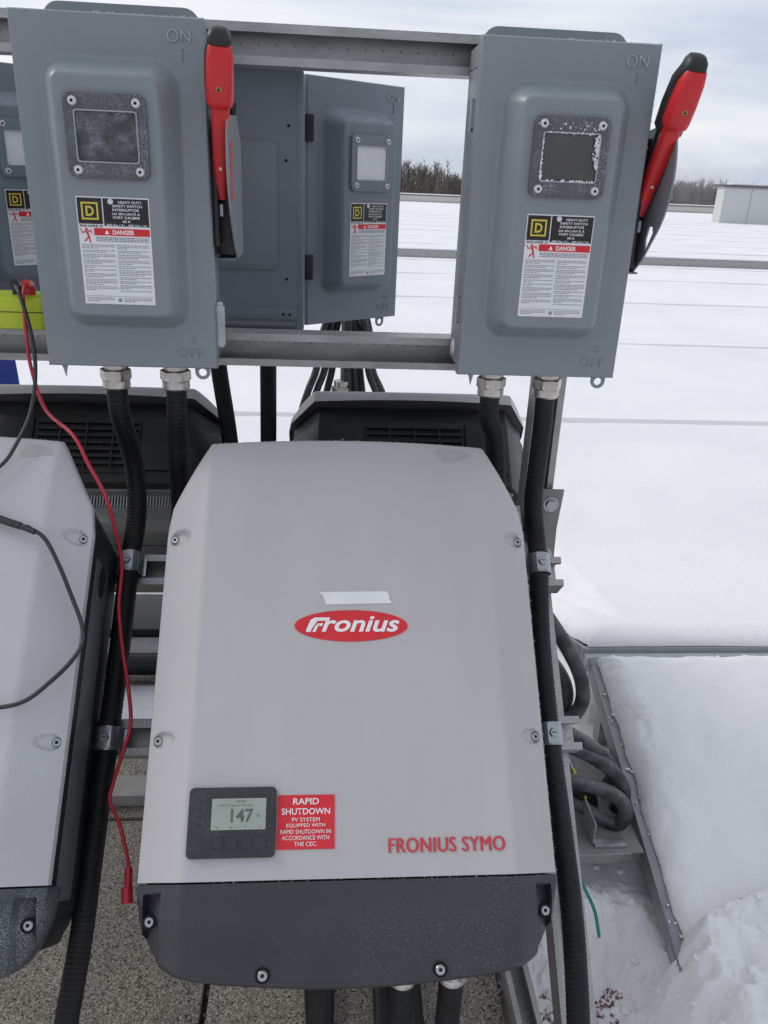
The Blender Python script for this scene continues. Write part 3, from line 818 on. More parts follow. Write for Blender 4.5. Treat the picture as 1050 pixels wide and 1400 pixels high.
def make_handle(t, mbox):
    # guard plate parallel to the side with a curved front edge and a padlock hole
    arc = [(0.145, 0.152), (0.060, 0.150), (0.030, 0.170), (0.006, 0.195), (-0.019, 0.222), (-0.034, 0.250), (-0.040, 0.277), (-0.038, 0.303), (-0.030, 0.328), (-0.012, 0.354), (0.030, 0.352), (0.085, 0.345), (0.145, 0.310)]
    hole = [(0.022, 0.183), (0.012, 0.196), (0.002, 0.210), (0.006, 0.219), (0.020, 0.218), (0.027, 0.200)]
    sm = [tuple(p)[:2] for p in catmull([(a, b, 0) for a, b in arc[2:10]], 0.006)]
    ou = arc[:2] + sm + arc[10:]
    gp = prism('handle_guard', ou[::-1], 'X', 0.1465, 0.149, M_box, t, 0.0, holes=[hole])
    # faded red maker's print on the guard
    qs = []
    v, f = [], []
    for i in range(6):
        z0 = 0.232 + i * 0.0125
        n = len(v)
        v += [(0.1494, -0.012, z0), (0.1494, 0.026, z0), (0.1494, 0.026, z0 + 0.0105), (0.1494, -0.012, z0 + 0.0105)]
        f.append((n, n + 1, n + 2, n + 3))
    pr = frommesh('guard_print', v, f, M_redt, t, smooth=False)
    box('guard_floor', (0.1205, 0.1464, 0.036, 0.140, 0.150, 0.1525), M_back, t)
    boxes('pivot_housing', [(0.1205, 0.1455, 0.045, 0.11, 0.156, 0.335), (0.1205, 0.1285, 0.012, 0.045, 0.17, 0.32)], M_black, t, 0.003)  # pivot mechanism, its black bulk enlarged to stand for shade behind the guard
    prism('pivot_clip', rrect(0.018, 0.030, 0.210, 0.226, 0.001), 'X', 0.130, 0.134, M_steel, t)
    # lever: lofted superellipse sections
    a = Vector((0.1315, 0.030, 0.236)); b = Vector((0.1465, -0.063, 0.424))
    ax = (b - a).normalized(); ex = Vector((1, 0, 0)); ex = (ex - ax * ex.dot(ax)).normalized(); ey = ax.cross(ex).normalized()
    if ey.y > 0: ey = -ey                        # ey points to the viewer
    Ln = (b - a).length
    def loft(name, secs, mt, sharp=40, sgm=20, pw=3.4):
        v, f = [], []
        for (s, wx, wy, ox, oy) in secs:
            c = a + ax * s + ex * ox + ey * oy
            for k in range(sgm):
                an = 2 * PI * k / sgm
                cx, sy = math.cos(an), math.sin(an)
                px = math.copysign(abs(cx) ** (2 / pw), cx) * wx / 2; py = math.copysign(abs(sy) ** (2 / pw), sy) * wy / 2
                v.append(c + ex * px + ey * py)
        n = len(secs)
        for i in range(n - 1):
            for k in range(sgm):
                k2 = (k + 1) % sgm
                f.append((i * sgm + k, i * sgm + k2, (i + 1) * sgm + k2, (i + 1) * sgm + k))
        f.append(tuple(range(sgm - 1, -1, -1))); f.append(tuple((n - 1) * sgm + k for k in range(sgm)))
        me = bpy.data.meshes.new(name); me.from_pydata([tuple(p) for p in v], [], f)
        bm = bmesh.new(); bm.from_mesh(me); bmesh.ops.recalc_face_normals(bm, faces=bm.faces); bm.to_mesh(me); bm.free()
        return obj(name, finish(me, mt, True, sharp), t)
    loft('lever_arm', [(0, .016, .020, 0, 0), (0.0530, .0200, .022, 0, 0), (0.1325, .0245, .024, 0, 0.001)], M_red)
    loft('lever_grip', [(0.1230, .026, .026, 0, 0.002), (0.1272, .0325, .032, 0, 0.003), (0.1336, .0345, .034, 0, 0.003), (0.1537, .0350, .034, 0, .003), (0.1802, .0330, .030, 0, .003), (0.1940, .029, .026, 0, .002), (0.1961, .027, .024, 0, .002)], M_red, pw=2.8)
    loft('grip_cap', [(0.1113, .020, .016, -.004, -.014), (0.1187, .030, .020, -.004, -.014), (0.1484, .034, .020, -.004, -.0135), (0.1802, .032, .022, -.004, -.012), (0.1964, .030, .030, -.001, -.004), (0.2046, .0275, .027, -.001, -.004), (0.2104, .020, .018, -.001, -.005), (0.2120, .010, .009, -.001, -.005)], M_black)
    loft('lever_spine', [(0.0318, .010, .016, -.004, -.018), (0.0848, .012, .018, -.004, -.018), (0.1187, .014, .016, -.004, -.019)], M_black)
    loft('trigger', [(0.1102, .010, .012, .015, -.010), (0.1272, .014, .020, .014, -.012)], M_black)
    q = (a + ax * 0.150 + ey * 0.0195)
    sc = lathe('grip_screw', [(0.0036, -0.001), (0.0036, 0.0008), (0.0026, 0.0012)], M_brass, t, 12, q, ey.to_track_quat('Z', 'Y').to_euler())
    q2 = (a + ax * 0.150 + ey * 0.0208)
    lathe('screw_socket', [(0.0016, -0.001), (0.0016, 0.0004)], M_dark, t, 8, q2, ey.to_track_quat('Z', 'Y').to_euler())
    lathe('arm_screw', [(0.0022, -0.001), (0.0022, 0.001)], M_rivet, t, 8, a + ax * 0.045 + ey * 0.0112, ey.to_track_quat('Z', 'Y').to_euler())

def make_switch(label, loc, rot, mbox, pane, hub=False, handle=True, latch=True, door_angle=0.0, frosty=False, hinge_left=True):
    t = empty('safety_switch', label, 'safety switch', loc, rot, 'grey safety switches on the rack')
    box('enclosure_body', (-GX + 0.004, GX - 0.004, 0.016 if not door_angle else 0.0, BD, 0.004, BH - 0.004), mbox, t, 0.004)
    # back plate reaching a little above the body, with rounded corners
    ou = [(-0.104, 0.01), (0.104, 0.01), (0.104, BH + 0.004)] + [(0.082 + 0.022 * math.cos(a), BH + 0.002 + 0.022 * math.sin(a)) for a in np.linspace(0.1, PI / 2, 7)] + [(-0.082 + 0.022 * math.cos(a), BH + 0.002 + 0.022 * math.sin(a)) for a in np.linspace(PI / 2, PI - .1, 7)] + [(-0.104, BH + 0.004)]
    prism('back_plate', ou, 'Y', BD + 0.0005, BD + 0.004, mbox if not door_angle else M_back, t)
    # hood moulding over the body under the plate
    if not door_angle:
        prism('hood', [(-0.108, BH - 0.03), (0.108, BH - 0.03), (0.108, BH - 0.008), (0.098, BH + 0.008), (-0.098, BH + 0.008), (-0.108, BH - 0.008)], 'Y', 0.055, BD, mbox, t, 0.005)
    if door_angle:
        hx = GX if hinge_left is False else -GX
        piv = obj('door_pivot', None, t, (hx, 0.0, 0)); 
        bpy.data.objects.remove(piv)
        d = make_door(t, mbox, pane, frosty=frosty)
        R_ = Matrix.Rotation(door_angle, 4, 'Z')
        Tm = Matrix.Translation((hx, -0.002, 0)) @ R_ @ Matrix.Translation((-hx, -0.0, 0))
        d.matrix_local = Tm
        # inside liner of the open door
        box('door_liner', (-GX + 0.003, GX - 0.003, 0.018, 0.0235, 0.003, BH - 0.003), M_back, d)
        lug('padlock_lug', 0.078, -0.008, 0.004, d, mbox)
        # pressed detail and screw holes of the back panel seen from behind
        prism('pressed_panel', rrect(-0.070, 0.085, 0.115, 0.33, 0.014), 'Y', BD + 0.004, BD + 0.006, M_back, t, 0.0018)
        boxes('stiffening_flange', [(-0.10, 0.10, BD + 0.004, BD + 0.010, 0.014, 0.022)], M_back, t, 0.002)
        prism('pressed_foot', [(-0.104, 0.026), (0.062, 0.026), (0.048, 0.046), (-0.104, 0.046)], 'Y', BD + 0.004, BD + 0.0055, M_back, t, 0.001)
        for (a, b) in ((-0.09, 0.355), (-0.085, 0.30), (-0.085, 0.10), (-0.078, 0.036), (-0.09, 0.036), (0.02, 0.375), (0.035, 0.036)):
            prism('panel_hole', circle(a, b, 0.0026, 10), 'Y', BD + 0.0056, BD + 0.0064, M_dark, t)
        for zz in (0.09, 0.335):
            box('hinge', (hx - 0.012, hx + 0.006, -0.012, 0.010, zz, zz + 0.045), M_body, t, 0.002)
    else:
        make_door(t, mbox, pane, frosty=frosty)
        lug('padlock_lug', 0.098, -0.006, 0.004, t, mbox)
        prism('drip_tab', [(-0.104, 0.004), (-0.094, 0.004), (-0.096, -0.006), (-0.0985, -0.017), (-0.101, -0.006)], 'Y', 0.004, 0.006, mbox, t)
        for zz in (0.075, 0.335):
            boxes('hinge', [(-GX - 0.004, -GX + 0.003, 0.022, 0.034, zz, zz + 0.034)], mbox, t, 0.0015)
            lathe('hinge_pin', [(0.0028, -0.003), (0.0028, 0.037)], M_steel, t, 10, (-GX - 0.003, 0.028, zz))
        if latch:
            boxes('latch', [(GX - 0.001, GX + 0.010, 0.010, 0.014, 0.030, 0.095), (GX + 0.0005, GX + 0.0035, 0.014, 0.046, 0.030, 0.095), (GX - 0.002, GX + 0.0125, 0.0075, 0.010, 0.034, 0.090)], M_zinc, t, 0.001)
            box('latch_slot', (GX + 0.0035, GX + 0.0042, 0.024, 0.032, 0.058, 0.072), M_dark, t)
        box('side_flange', (-GX + 0.0005, -GX + 0.0045, 0.026, BD, 0.012, 0.41), mbox, t, 0.001)
        lathe('hub_plug', [(0.013, 0), (0.013, 0.004), (0.009, 0.006)], M_rivet, t, 20, (-GX + 0.004, 0.062, 0.030), (0, -PI / 2, 0))
        box('top_seam', (-GX + 0.0008, -GX + 0.0048, 0.028, BD, 0.411, 0.437), mbox, t, 0.0015)
        if handle: make_handle(t, mbox)
    return t

D = 1.1884
ZB = H - 0.2718
make_switch('grey safety switch with frosted dark window and red handle, nearest left on the rack', (-0.2719, D, ZB), (0, 0, 0), M_box, M_pane_f)
s2 = make_switch('grey safety switch with clear dark window, right end of the rack, red handle against sky', (0.3234, D, ZB), (0, 0, 0), M_box, M_pane_c, latch=False)
# crust of rime round the clear pane of the right switch
dr = [c for c in s2.children if c.name.startswith('door')][0]
def rime(rects, y):
    v, f = [], []
    for (x0, x1, z0, z1, n) in rects:
        for i in range(n):
            cx = random.uniform(x0, x1); cz = random.uniform(z0, z1); r = random.uniform(.0004, .0014)
            k0 = len(v); m_ = 6
            for k in range(m_):
                a = 2 * PI * k / m_ + random.random() * .5
                rr = r * random.uniform(.5, 1.2)
                v.append((cx + rr * math.cos(a), y, cz + rr * math.sin(a) * 1.3))
            v.append((cx, y - r * 0.5, cz))
            for k in range(m_): f.append((k0 + k, k0 + (k + 1) % m_, k0 + m_))
    return v, f
v, f = rime([(0.0335, 0.0375, 0.290, 0.331, 120), (0.030, 0.0345, 0.300, 0.328, 40), (-0.0385, -0.036, 0.275, 0.300, 45), (-0.0385, -0.037, 0.30, 0.331, 25), (-0.036, 0.036, 0.2732, 0.2748, 45), (-0.036, 0.036, 0.3312, 0.3325, 22), (-0.046, 0.046, 0.336, 0.345, 40)], -EMB - 0.0064)
o = frommesh('rime_crust', v, f, M_frost, dr); o['kind'] = 'stuff'

DOOR_A = math.radians(180 - 37.7)
make_switch('grey safety switch mounted facing away, its frosted door swung open in the rack gap', (-0.150, 1.641, 1.337), (0, 0, PI), M_box2, M_pane_w, handle=False, door_angle=-DOOR_A, frosty=True)
make_switch('open frosted switch door at left picture edge, behind the near left switch', (-0.790, 1.641, 1.337), (0, 0, PI), M_box2, M_pane_w, handle=False, door_angle=-DOOR_A, frosty=True)

# ------------------------------------------------------------------ struts
SW = 0.051
def strut_profile(w=SW, d=0.044, t=0.0028, lip=0.011, ret=0.008):
    """C channel open towards -Y, in (y, z); outer depth d"""
    h = w / 2
    return [(0, -h), (d, -h), (d, h), (0, h), (0, h - lip), (ret, h - lip), (ret, h - lip + t), (t, h - lip + t), (t, h - t), (d - t, h - t), (d - t, -h + t), (t, -h + t), (t, -h + lip - t), (ret, -h + lip - t), (ret, -h + lip), (0, -h + lip)]

def strut(name, label, length, loc, rot, holes=True, group='galvanised strut channels', sup=None, top=False):
    t = empty(name, label, 'strut channel', loc, rot, group)
    me = prism_mesh([(a, b) for a, b in strut_profile()], 'X', 0, length, M_galv, 0.0)
    obj('channel', me, t)
    if holes:
        v, f = [], []
        for i in range(int(length / 0.0254)):
            x = 0.012 + i * 0.0254
            n = len(v)
            for k in range(8):
                a = 2 * PI * k / 8
                v.append((x + 0.0013 * math.cos(a), 0.0408, 0.0045 + 0.0013 * math.sin(a)))
            f.append(tuple(range(n, n + 8)))
        o = frommesh('web_dimples', v, f, M_cap, t, smooth=False)
        o['kind'] = 'stuff'
    return t
SY = 1.286
TOPZ, LOWZ = H + 0.160, H - 0.262
strut('strut_channel', 'upper horizontal galvanised strut channel behind the switches', 1.75, (-1.35, SY, TOPZ), (0.0, 0, 0))
strut('strut_channel', 'lower horizontal galvanised strut channel carrying the yellow meter', 1.75, (-1.35, SY, LOWZ), (0, 0, 0))
# rear horizontal struts for the rear switches
strut('strut_channel', 'rear upper strut channel behind the upper horizontal strut', 1.70, (-1.35, 1.49, H + 0.190), (0, 0, 0), holes=False)
strut('strut_channel', 'rear lower strut channel hidden behind the lower horizontal strut', 1.70, (-1.35, 1.49, H - 0.307), (0, 0, 0), holes=False)
# inclined plane of the front inverters
XI, YI, ZI, TI = 0.0417, 0.735, H - 0.7886, 0.7994
S_ = Vector((0, math.sin(TI), math.cos(TI)))
N_ = Vector((0, -math.cos(TI), math.sin(TI)))
O_ = Vector((XI, YI, ZI))
AX = PI / 2 - TI
def inc(u, v, w): return O_ + Vector((u, 0, 0)) + S_ * v + N_ * w
# a strut laid on the slope: its open side (-Y local) must face N_: rotate about X by AX - 90deg
RS = (AX - PI / 2, 0, 0)
p = inc(-1.40, 0.460, -0.192); strut('strut_channel', 'upper sloping-frame rail behind the two front inverters', 1.768, p, RS)
p = inc(-1.40, 0.194, -0.192); strut('strut_channel', 'lower sloping-frame rail behind the two front inverters', 1.768, p, RS)
# rear slope mirrored about Y = 1.372
YM = 1.372
def mir(p): return Vector((p.x, 2 * YM - p.y, p.z - 0.035))
RS2 = (AX - PI / 2, 0, PI)
for v_, nm in ((0.460, 'upper rear-slope rail seen through the gap between inverters'), (0.194, 'lower rear-slope rail seen through the gap between inverters')):
    q = mir(inc(0.36, v_, -0.192)); strut('strut_channel', nm, 1.8, q, RS2, holes=False)

def leg(label, x, length, v_top, mirror=False):
    # strut along the slope: local X down the slope, open side outwards
    t = empty('sloping_leg', label, 'strut leg', group='sloping legs of the A-frame')
    obj('channel', prism_mesh(strut_profile(), 'X', 0, length, M_galv), t)
    top = inc(x - XI, v_top, -0.237)
    X_ = -S_; Yd = -N_                            # local Y runs into the frame (open side is -Y)
    Z_ = X_.cross(Yd)
    Mx = Matrix((X_, Yd, Z_)).transposed()
    if mirror:
        top = mir(top)
        X_ = Vector((0, -X_.y, X_.z)); Yd = Vector((0, -Yd.y, Yd.z)); Z_ = X_.cross(Yd)
        Mx = Matrix((X_, Yd, Z_)).transposed()
    M4 = Mx.to_4x4(); M4.translation = top
    t.matrix_world = M4
    return t
leg('front sloping strut leg beside the right conduit', 0.374, 1.62, 0.60)
leg('front sloping strut leg beyond the left picture edge', -1.15, 1.62, 0.60)
leg('rear sloping strut leg on the right, behind the rack', 0.374, 1.62, 0.60, True)
leg('rear sloping strut leg at the far left behind the rack', -1.15, 1.62, 0.60, True)

def post(label, x, y, z0, z1, rz=0.0):
    t = empty('vertical_post', label, 'strut post', (x, y, z0), group='vertical strut posts')
    me = prism_mesh(strut_profile(), 'X', 0, z1 - z0, M_galv)
    obj('channel', me, t, (0, 0, 0), (0, -PI / 2, 0))
    return t
post('vertical strut post rising behind the right switch', 0.392, 1.335, H - 0.66, H + 0.185)
post('vertical strut post at the far left end of the rack', -1.15, 1.335, H - 0.66, H + 0.185)
post('rear vertical post under the open switch door with cables round it', 0.072, 1.93, 0.0, H - 0.26)

# angle plate with two bolts joining post and leg
t = empty('joint_plate', 'galvanised joint plate with two bolts beside the right conduit', 'bracket', (0.404, 1.318, H - 0.60))
prism('plate', [(-0.03, -0.075), (0.028, -0.075), (0.025, 0.02), (0.030, 0.095), (-0.03, 0.095)], 'Y', 0.0, 0.006, M_greybar, t, 0.001)
for z in (0.068, -0.032):
    lathe('bolt', [(0.014, 0), (0.014, 0.002), (0.0105, 0.0022), (0.0105, 0.007), (0.009, 0.009)], M_zinc, t, 24, (0.008, 0.0, z), (PI / 2, 0, 0), hexs=(2, 3))

# base struts on the roof
for (x, nm) in ((0.415, 'base strut on the roof below the right leg'), (-1.12, 'base strut on the roof below the far left leg')):
    t = empty('base_strut', nm, 'base strut', (x, -0.2, 0.066), (0, 0, 0), 'base struts on the roof')
    me = prism_mesh(strut_profile(), 'X', 0, 3.3, M_galv)
    obj('channel', me, t, (0, 0, 0.0), (PI / 2 * -1, 0, PI / 2))
    t.location = (x, -0.2, 0.115)
# bars and pipe low in the A-frame, seen through the gap between the inverters
t = empty('flat_bar', 'upper grey flat bar low behind the gap between inverters', 'bar', (-1.2, 2.39, 0.085), group='grey bars behind the gap')
box('bar', (0, 1.45, 0, 0.10, 0, 0.012), M_greybar, t, 0.002)
t = empty('flat_bar', 'wide pale galvanised bar low behind the gap between inverters', 'bar', (-1.2, 2.03, 0.085), group='grey bars behind the gap')
box('bar', (0, 1.45, 0, 0.17, 0, 0.012), M_alu, t, 0.002)
t = empty('flat_bar', 'grey bar at the back edge of the pavers', 'bar', (-1.2, 1.70, 0.066), group='grey bars behind the gap')
box('bar', (0, 1.45, 0, 0.08, 0, 0.035), M_greybar, t, 0.003)
t = empty('gap_dark_slab', 'added black slab on the roof darkening the gap between inverters', 'slab', (-1.3, 2.50, 0.064))
box('slab', (0, 1.6, 0, 0.26, 0, 0.06), M_black, t, 0.01)  # added black slab, keeps the view through the gap dark
t = empty('black_pipe', 'thick black pipe lying across behind the gap between inverters', 'pipe', (0, 0, 0))
tube('pipe', [(-1.2, 2.29, 0.125), (-0.6, 2.28, 0.122), (0.25, 2.29, 0.12)], 0.034, M_conduit, t)

# ------------------------------------------------------------------ inverters
UF, WF = 0.193, 0.036
def wprof(u):
    a = np.abs(u)
    d = np.maximum(a - UF, 0)
    # soft fold
    return WF - WF * np.where(d < 0.01, d * d / 0.02, d - 0.005) / 0.057
def vtop(u):
    a = np.abs(u)
    arc = 0.596 - 0.012 * (a / 0.2) ** 2
    ch = 0.584 - (a - 0.2) * (0.098 / 0.049)
    side = 0.486 - np.maximum(a - 0.249, 0) * 7
    return np.where(a < 0.2, arc, np.where(a < 0.249, ch, side))
def vbot(u):
    px = [0, 0.05, 0.10, 0.15, 0.185, 0.205, 0.22, 0.232, 0.241, 0.248, 0.2525, 0.2545, 0.256]
    pz = [-0.1165, -0.1155, -0.1125, -0.1085, -0.1035, -0.0985, -0.0915, -0.0815, -0.068, -0.052, -0.036, -0.018, -0.004]
    return np.interp(np.abs(u), px, pz)

def make_inverter(label, loc, rot, mcover, manth, face=True):
    t = empty('inverter', label, 'inverter', loc, rot, 'grey wall inverters on the A-frame')
    us = np.unique(np.concatenate([np.linspace(-0.255, 0.255, 90), np.linspace(-0.2525, -0.212, 22), np.linspace(0.212, 0.2525, 22), [-0.2, 0.2, -0.249, 0.249, -UF, UF, -.2535, .2535]]))
    us = np.concatenate([[-0.255, -0.255], us, [0.255, 0.255]])
    pockets = lambda u, v: sum(0.0065 * sstep(0.0, 0.45, 1 - ((np.abs(u) - 0.2385) / np.where(np.abs(u) < 0.2385, 0.020, 0.0105)) ** 2 - ((v - vs_) / 0.0105) ** 2) for vs_ in (0.436, 0.163))
    offs = [('v', f_) for f_ in np.linspace(0.272, 0.382, 34)] + [('v', f_) for f_ in np.linspace(0.765, 0.935, 48)] + [('v', 0.0), ('v', 0.06), ('v', 0.15), ('v', 0.25), ('v', 0.35), ('v', 0.45), ('v', 0.55), ('v', 0.65), ('v', 0.75), ('v', 0.82), ('v', 0.93), ('v', 0.96)]
    offs = [o_ for o_ in sorted(offs) if o_[1] not in (0.35, 0.82, 0.93)]
    rows = []
    vt = vtop(us)
    w0 = wprof(us)
    n = len(us)
    def crown(v): return -0.026 * np.maximum(v - 0.49, 0) ** 2 / 0.105 ** 2
    base = []
    for k, fr in offs:
        v = vt * fr
        base.append(np.stack([us, v, w0 + crown(v) - pockets(us, v)], -1))
    for dv, dw in ((0.008, 0), (0.004, -0.0006), (0.0015, -0.002), (0.0003, -0.0045), (0.0, -0.0075), (0.0, -0.009)):
        v = vt - dv
        base.append(np.stack([us, v, w0 + crown(v) + dw], -1))
    P = np.array(base)
    for j, dw in ((2, -0.005), (-3, -0.005), (1, -0.010), (-2, -0.010), (0, -0.009), (-1, -0.009)):
        P[:, j, 2] = np.minimum(P[:, j, 2], dw)
    P[-1, :, 2] = -0.009
    # skirt at the seam
    sk = P[0].copy(); sk[:, 2] = -0.009
    P = np.concatenate([[sk], P])
    # screw pockets: cylindrical dips in the facets
    grid('front_cover', P, mcover, t, angle=42)
    # lower connection cover
    us2 = np.unique(np.concatenate([np.linspace(-0.2555, 0.2555, 150), np.linspace(-0.2555, -0.205, 30), np.linspace(0.205, 0.2555, 30)]))
    vb = vbot(us2) + 0.0
    fr2 = np.concatenate([[0, 0], np.linspace(0.012, 0.9, 30), [0.94, 0.97, 0.985, 0.995, 1, 1]])
    G = np.zeros((len(fr2), len(us2), 3))
    for i, a in enumerate(fr2):
        v = -0.0022 + (vb + 0.0022) * a
        w = wprof(us2) - 0.001
        # the front falls away to the lower edge
        w = w - 0.016 * sstep(0.35, 1.0, a) * np.ones_like(w)
        # grip pockets near the corners
        au = np.abs(us2)
        pk = sstep(0.2225, 0.2245, au) * sstep(0.2445, 0.2425, au) * sstep(-0.012, -0.015, v) * sstep(-0.090, -0.080, v)
        w = w - 0.016 * pk
        if a > 0.93: w = w - 0.010 * ((a - 0.93) / 0.07) ** 2
        if i == 0 or i == len(fr2) - 1: w = np.full_like(w, -0.05)
        G[i] = np.stack([us2, v, w], -1)
    G[:, 0, 2] = -0.05; G[:, -1, 2] = -0.05
    grid('lower_cover', G, manth, t, angle=50, flip=True)
    # body behind the covers
    ou = [(0.246, -0.03), (0.246, 0.475), (0.192, 0.568), (-0.192, 0.568), (-0.246, 0.475), (-0.246, -0.03), (-0.225, -0.075), (-0.16, -0.098), (0.16, -0.098), (0.225, -0.075)]
    prism('body', ou, 'Z', -0.185, -0.040, M_body, t, 0.006)
    prism('cover_gap', [(a * 0.99, b * 0.99) for a, b in ou], 'Z', -0.0399, -0.010, M_vent, t)
    for s in (-1, 1):
        xa, xb = (0.2462, 0.2482) if s > 0 else (-0.2482, -0.2462)
        box('side_strip', (xa, xb, -0.02, 0.43, -0.125, -0.058), M_side, t, 0.0006)
        prism('side_hole', circle(0.405, -0.092, 0.024, 20, 0.014), 'X', xb if s > 0 else xa - 0.0012, xb + 0.0012 if s > 0 else xa, M_dark, t)
    # rear mounting bracket with cooling fins above
    box('mounting_bracket', (-0.20, 0.20, 0.10, 0.54, -0.1905, -0.1855), M_galv, t)
    # top vent, on the face v = 0.568
    box('vent_recess', (-0.10, 0.10, 0.5685, 0.571, -0.165, -0.055), M_vent, t)
    for i in range(7):
        z = -0.150 + i * 0.0145
        box('vent_slat', (-0.095, 0.095, 0.5712, 0.578, z, z + 0.0045), M_vent, t)
    for x in (-0.05, 0, 0.05):
        box('vent_rib', (x - 0.0015, x + 0.0015, 0.5785, 0.5805, -0.158, -0.055), M_vent, t)
    for s in (-1, 1):
        box('vent_shield', (s * 0.145 - 0.042, s * 0.145 + 0.042, 0.5685, 0.574, -0.160, -0.050), M_vent, t, 0.002)
    # cover screws in dished pockets
    def screw(u, v, w, nm='cover_screw', tilt=0.0):
        if v < 0: lathe('screw_pocket', [(0.0085, -0.004), (0.0085, 0.0006), (0.0074, 0.0009), (0.0064, 0.0002)], mcover if v > 0 else M_dark, t, 18, (u, v, w), (0, tilt, 0))
        lathe(nm, [(0.0056, -0.003), (0.0056, 0.0016), (0.0046, 0.0026), (0.0022, 0.0026), (0.0016, 0.0012)], M_zinc, t, 16, (u, v, w), (0, tilt, 0))
        lathe('screw_socket', [(0.0017, 0.0), (0.0017, 0.0030)], M_dark, t, 6, (u, v, w), (0, tilt, 0))
    ft = math.atan(WF / 0.057)
    for s in (-1, 1):
        for v in (0.436, 0.163):
            screw(s * 0.2425, v, float(wprof(np.array(0.2425))) - 0.0055, tilt=s * ft * 0.6)
        screw(s * 0.2365, -0.042, -0.002)
    for u in (-0.1015, 0.1015):
        screw(u, -0.0985, 0.0232)
    return t

def damp(t, cu, cv, ru, rv, seed):
    n, m = 6, 40
    v, f = [], []
    for i in range(n + 1):
        for k in range(m):
            a = 2 * PI * k / m
            q = (i / n) * (1 + 0.18 * math.sin(3 * a + seed) + 0.08 * math.sin(7 * a + 2 * seed))
            u_, v_ = cu + ru * q * math.cos(a), cv + rv * q * math.sin(a)
            w_ = float(wprof(np.array(u_))) - 0.026 * max(v_ - 0.49, 0) ** 2 / 0.105 ** 2 + 0.0003
            v.append((u_, v_, w_))
    for i in range(n):
        for k in range(m):
            k2 = (k + 1) % m
            f.append((i * m + k, i * m + k2, (i + 1) * m + k2, (i + 1) * m + k))
    return frommesh('damp_patch', v, f, M_damp, t)

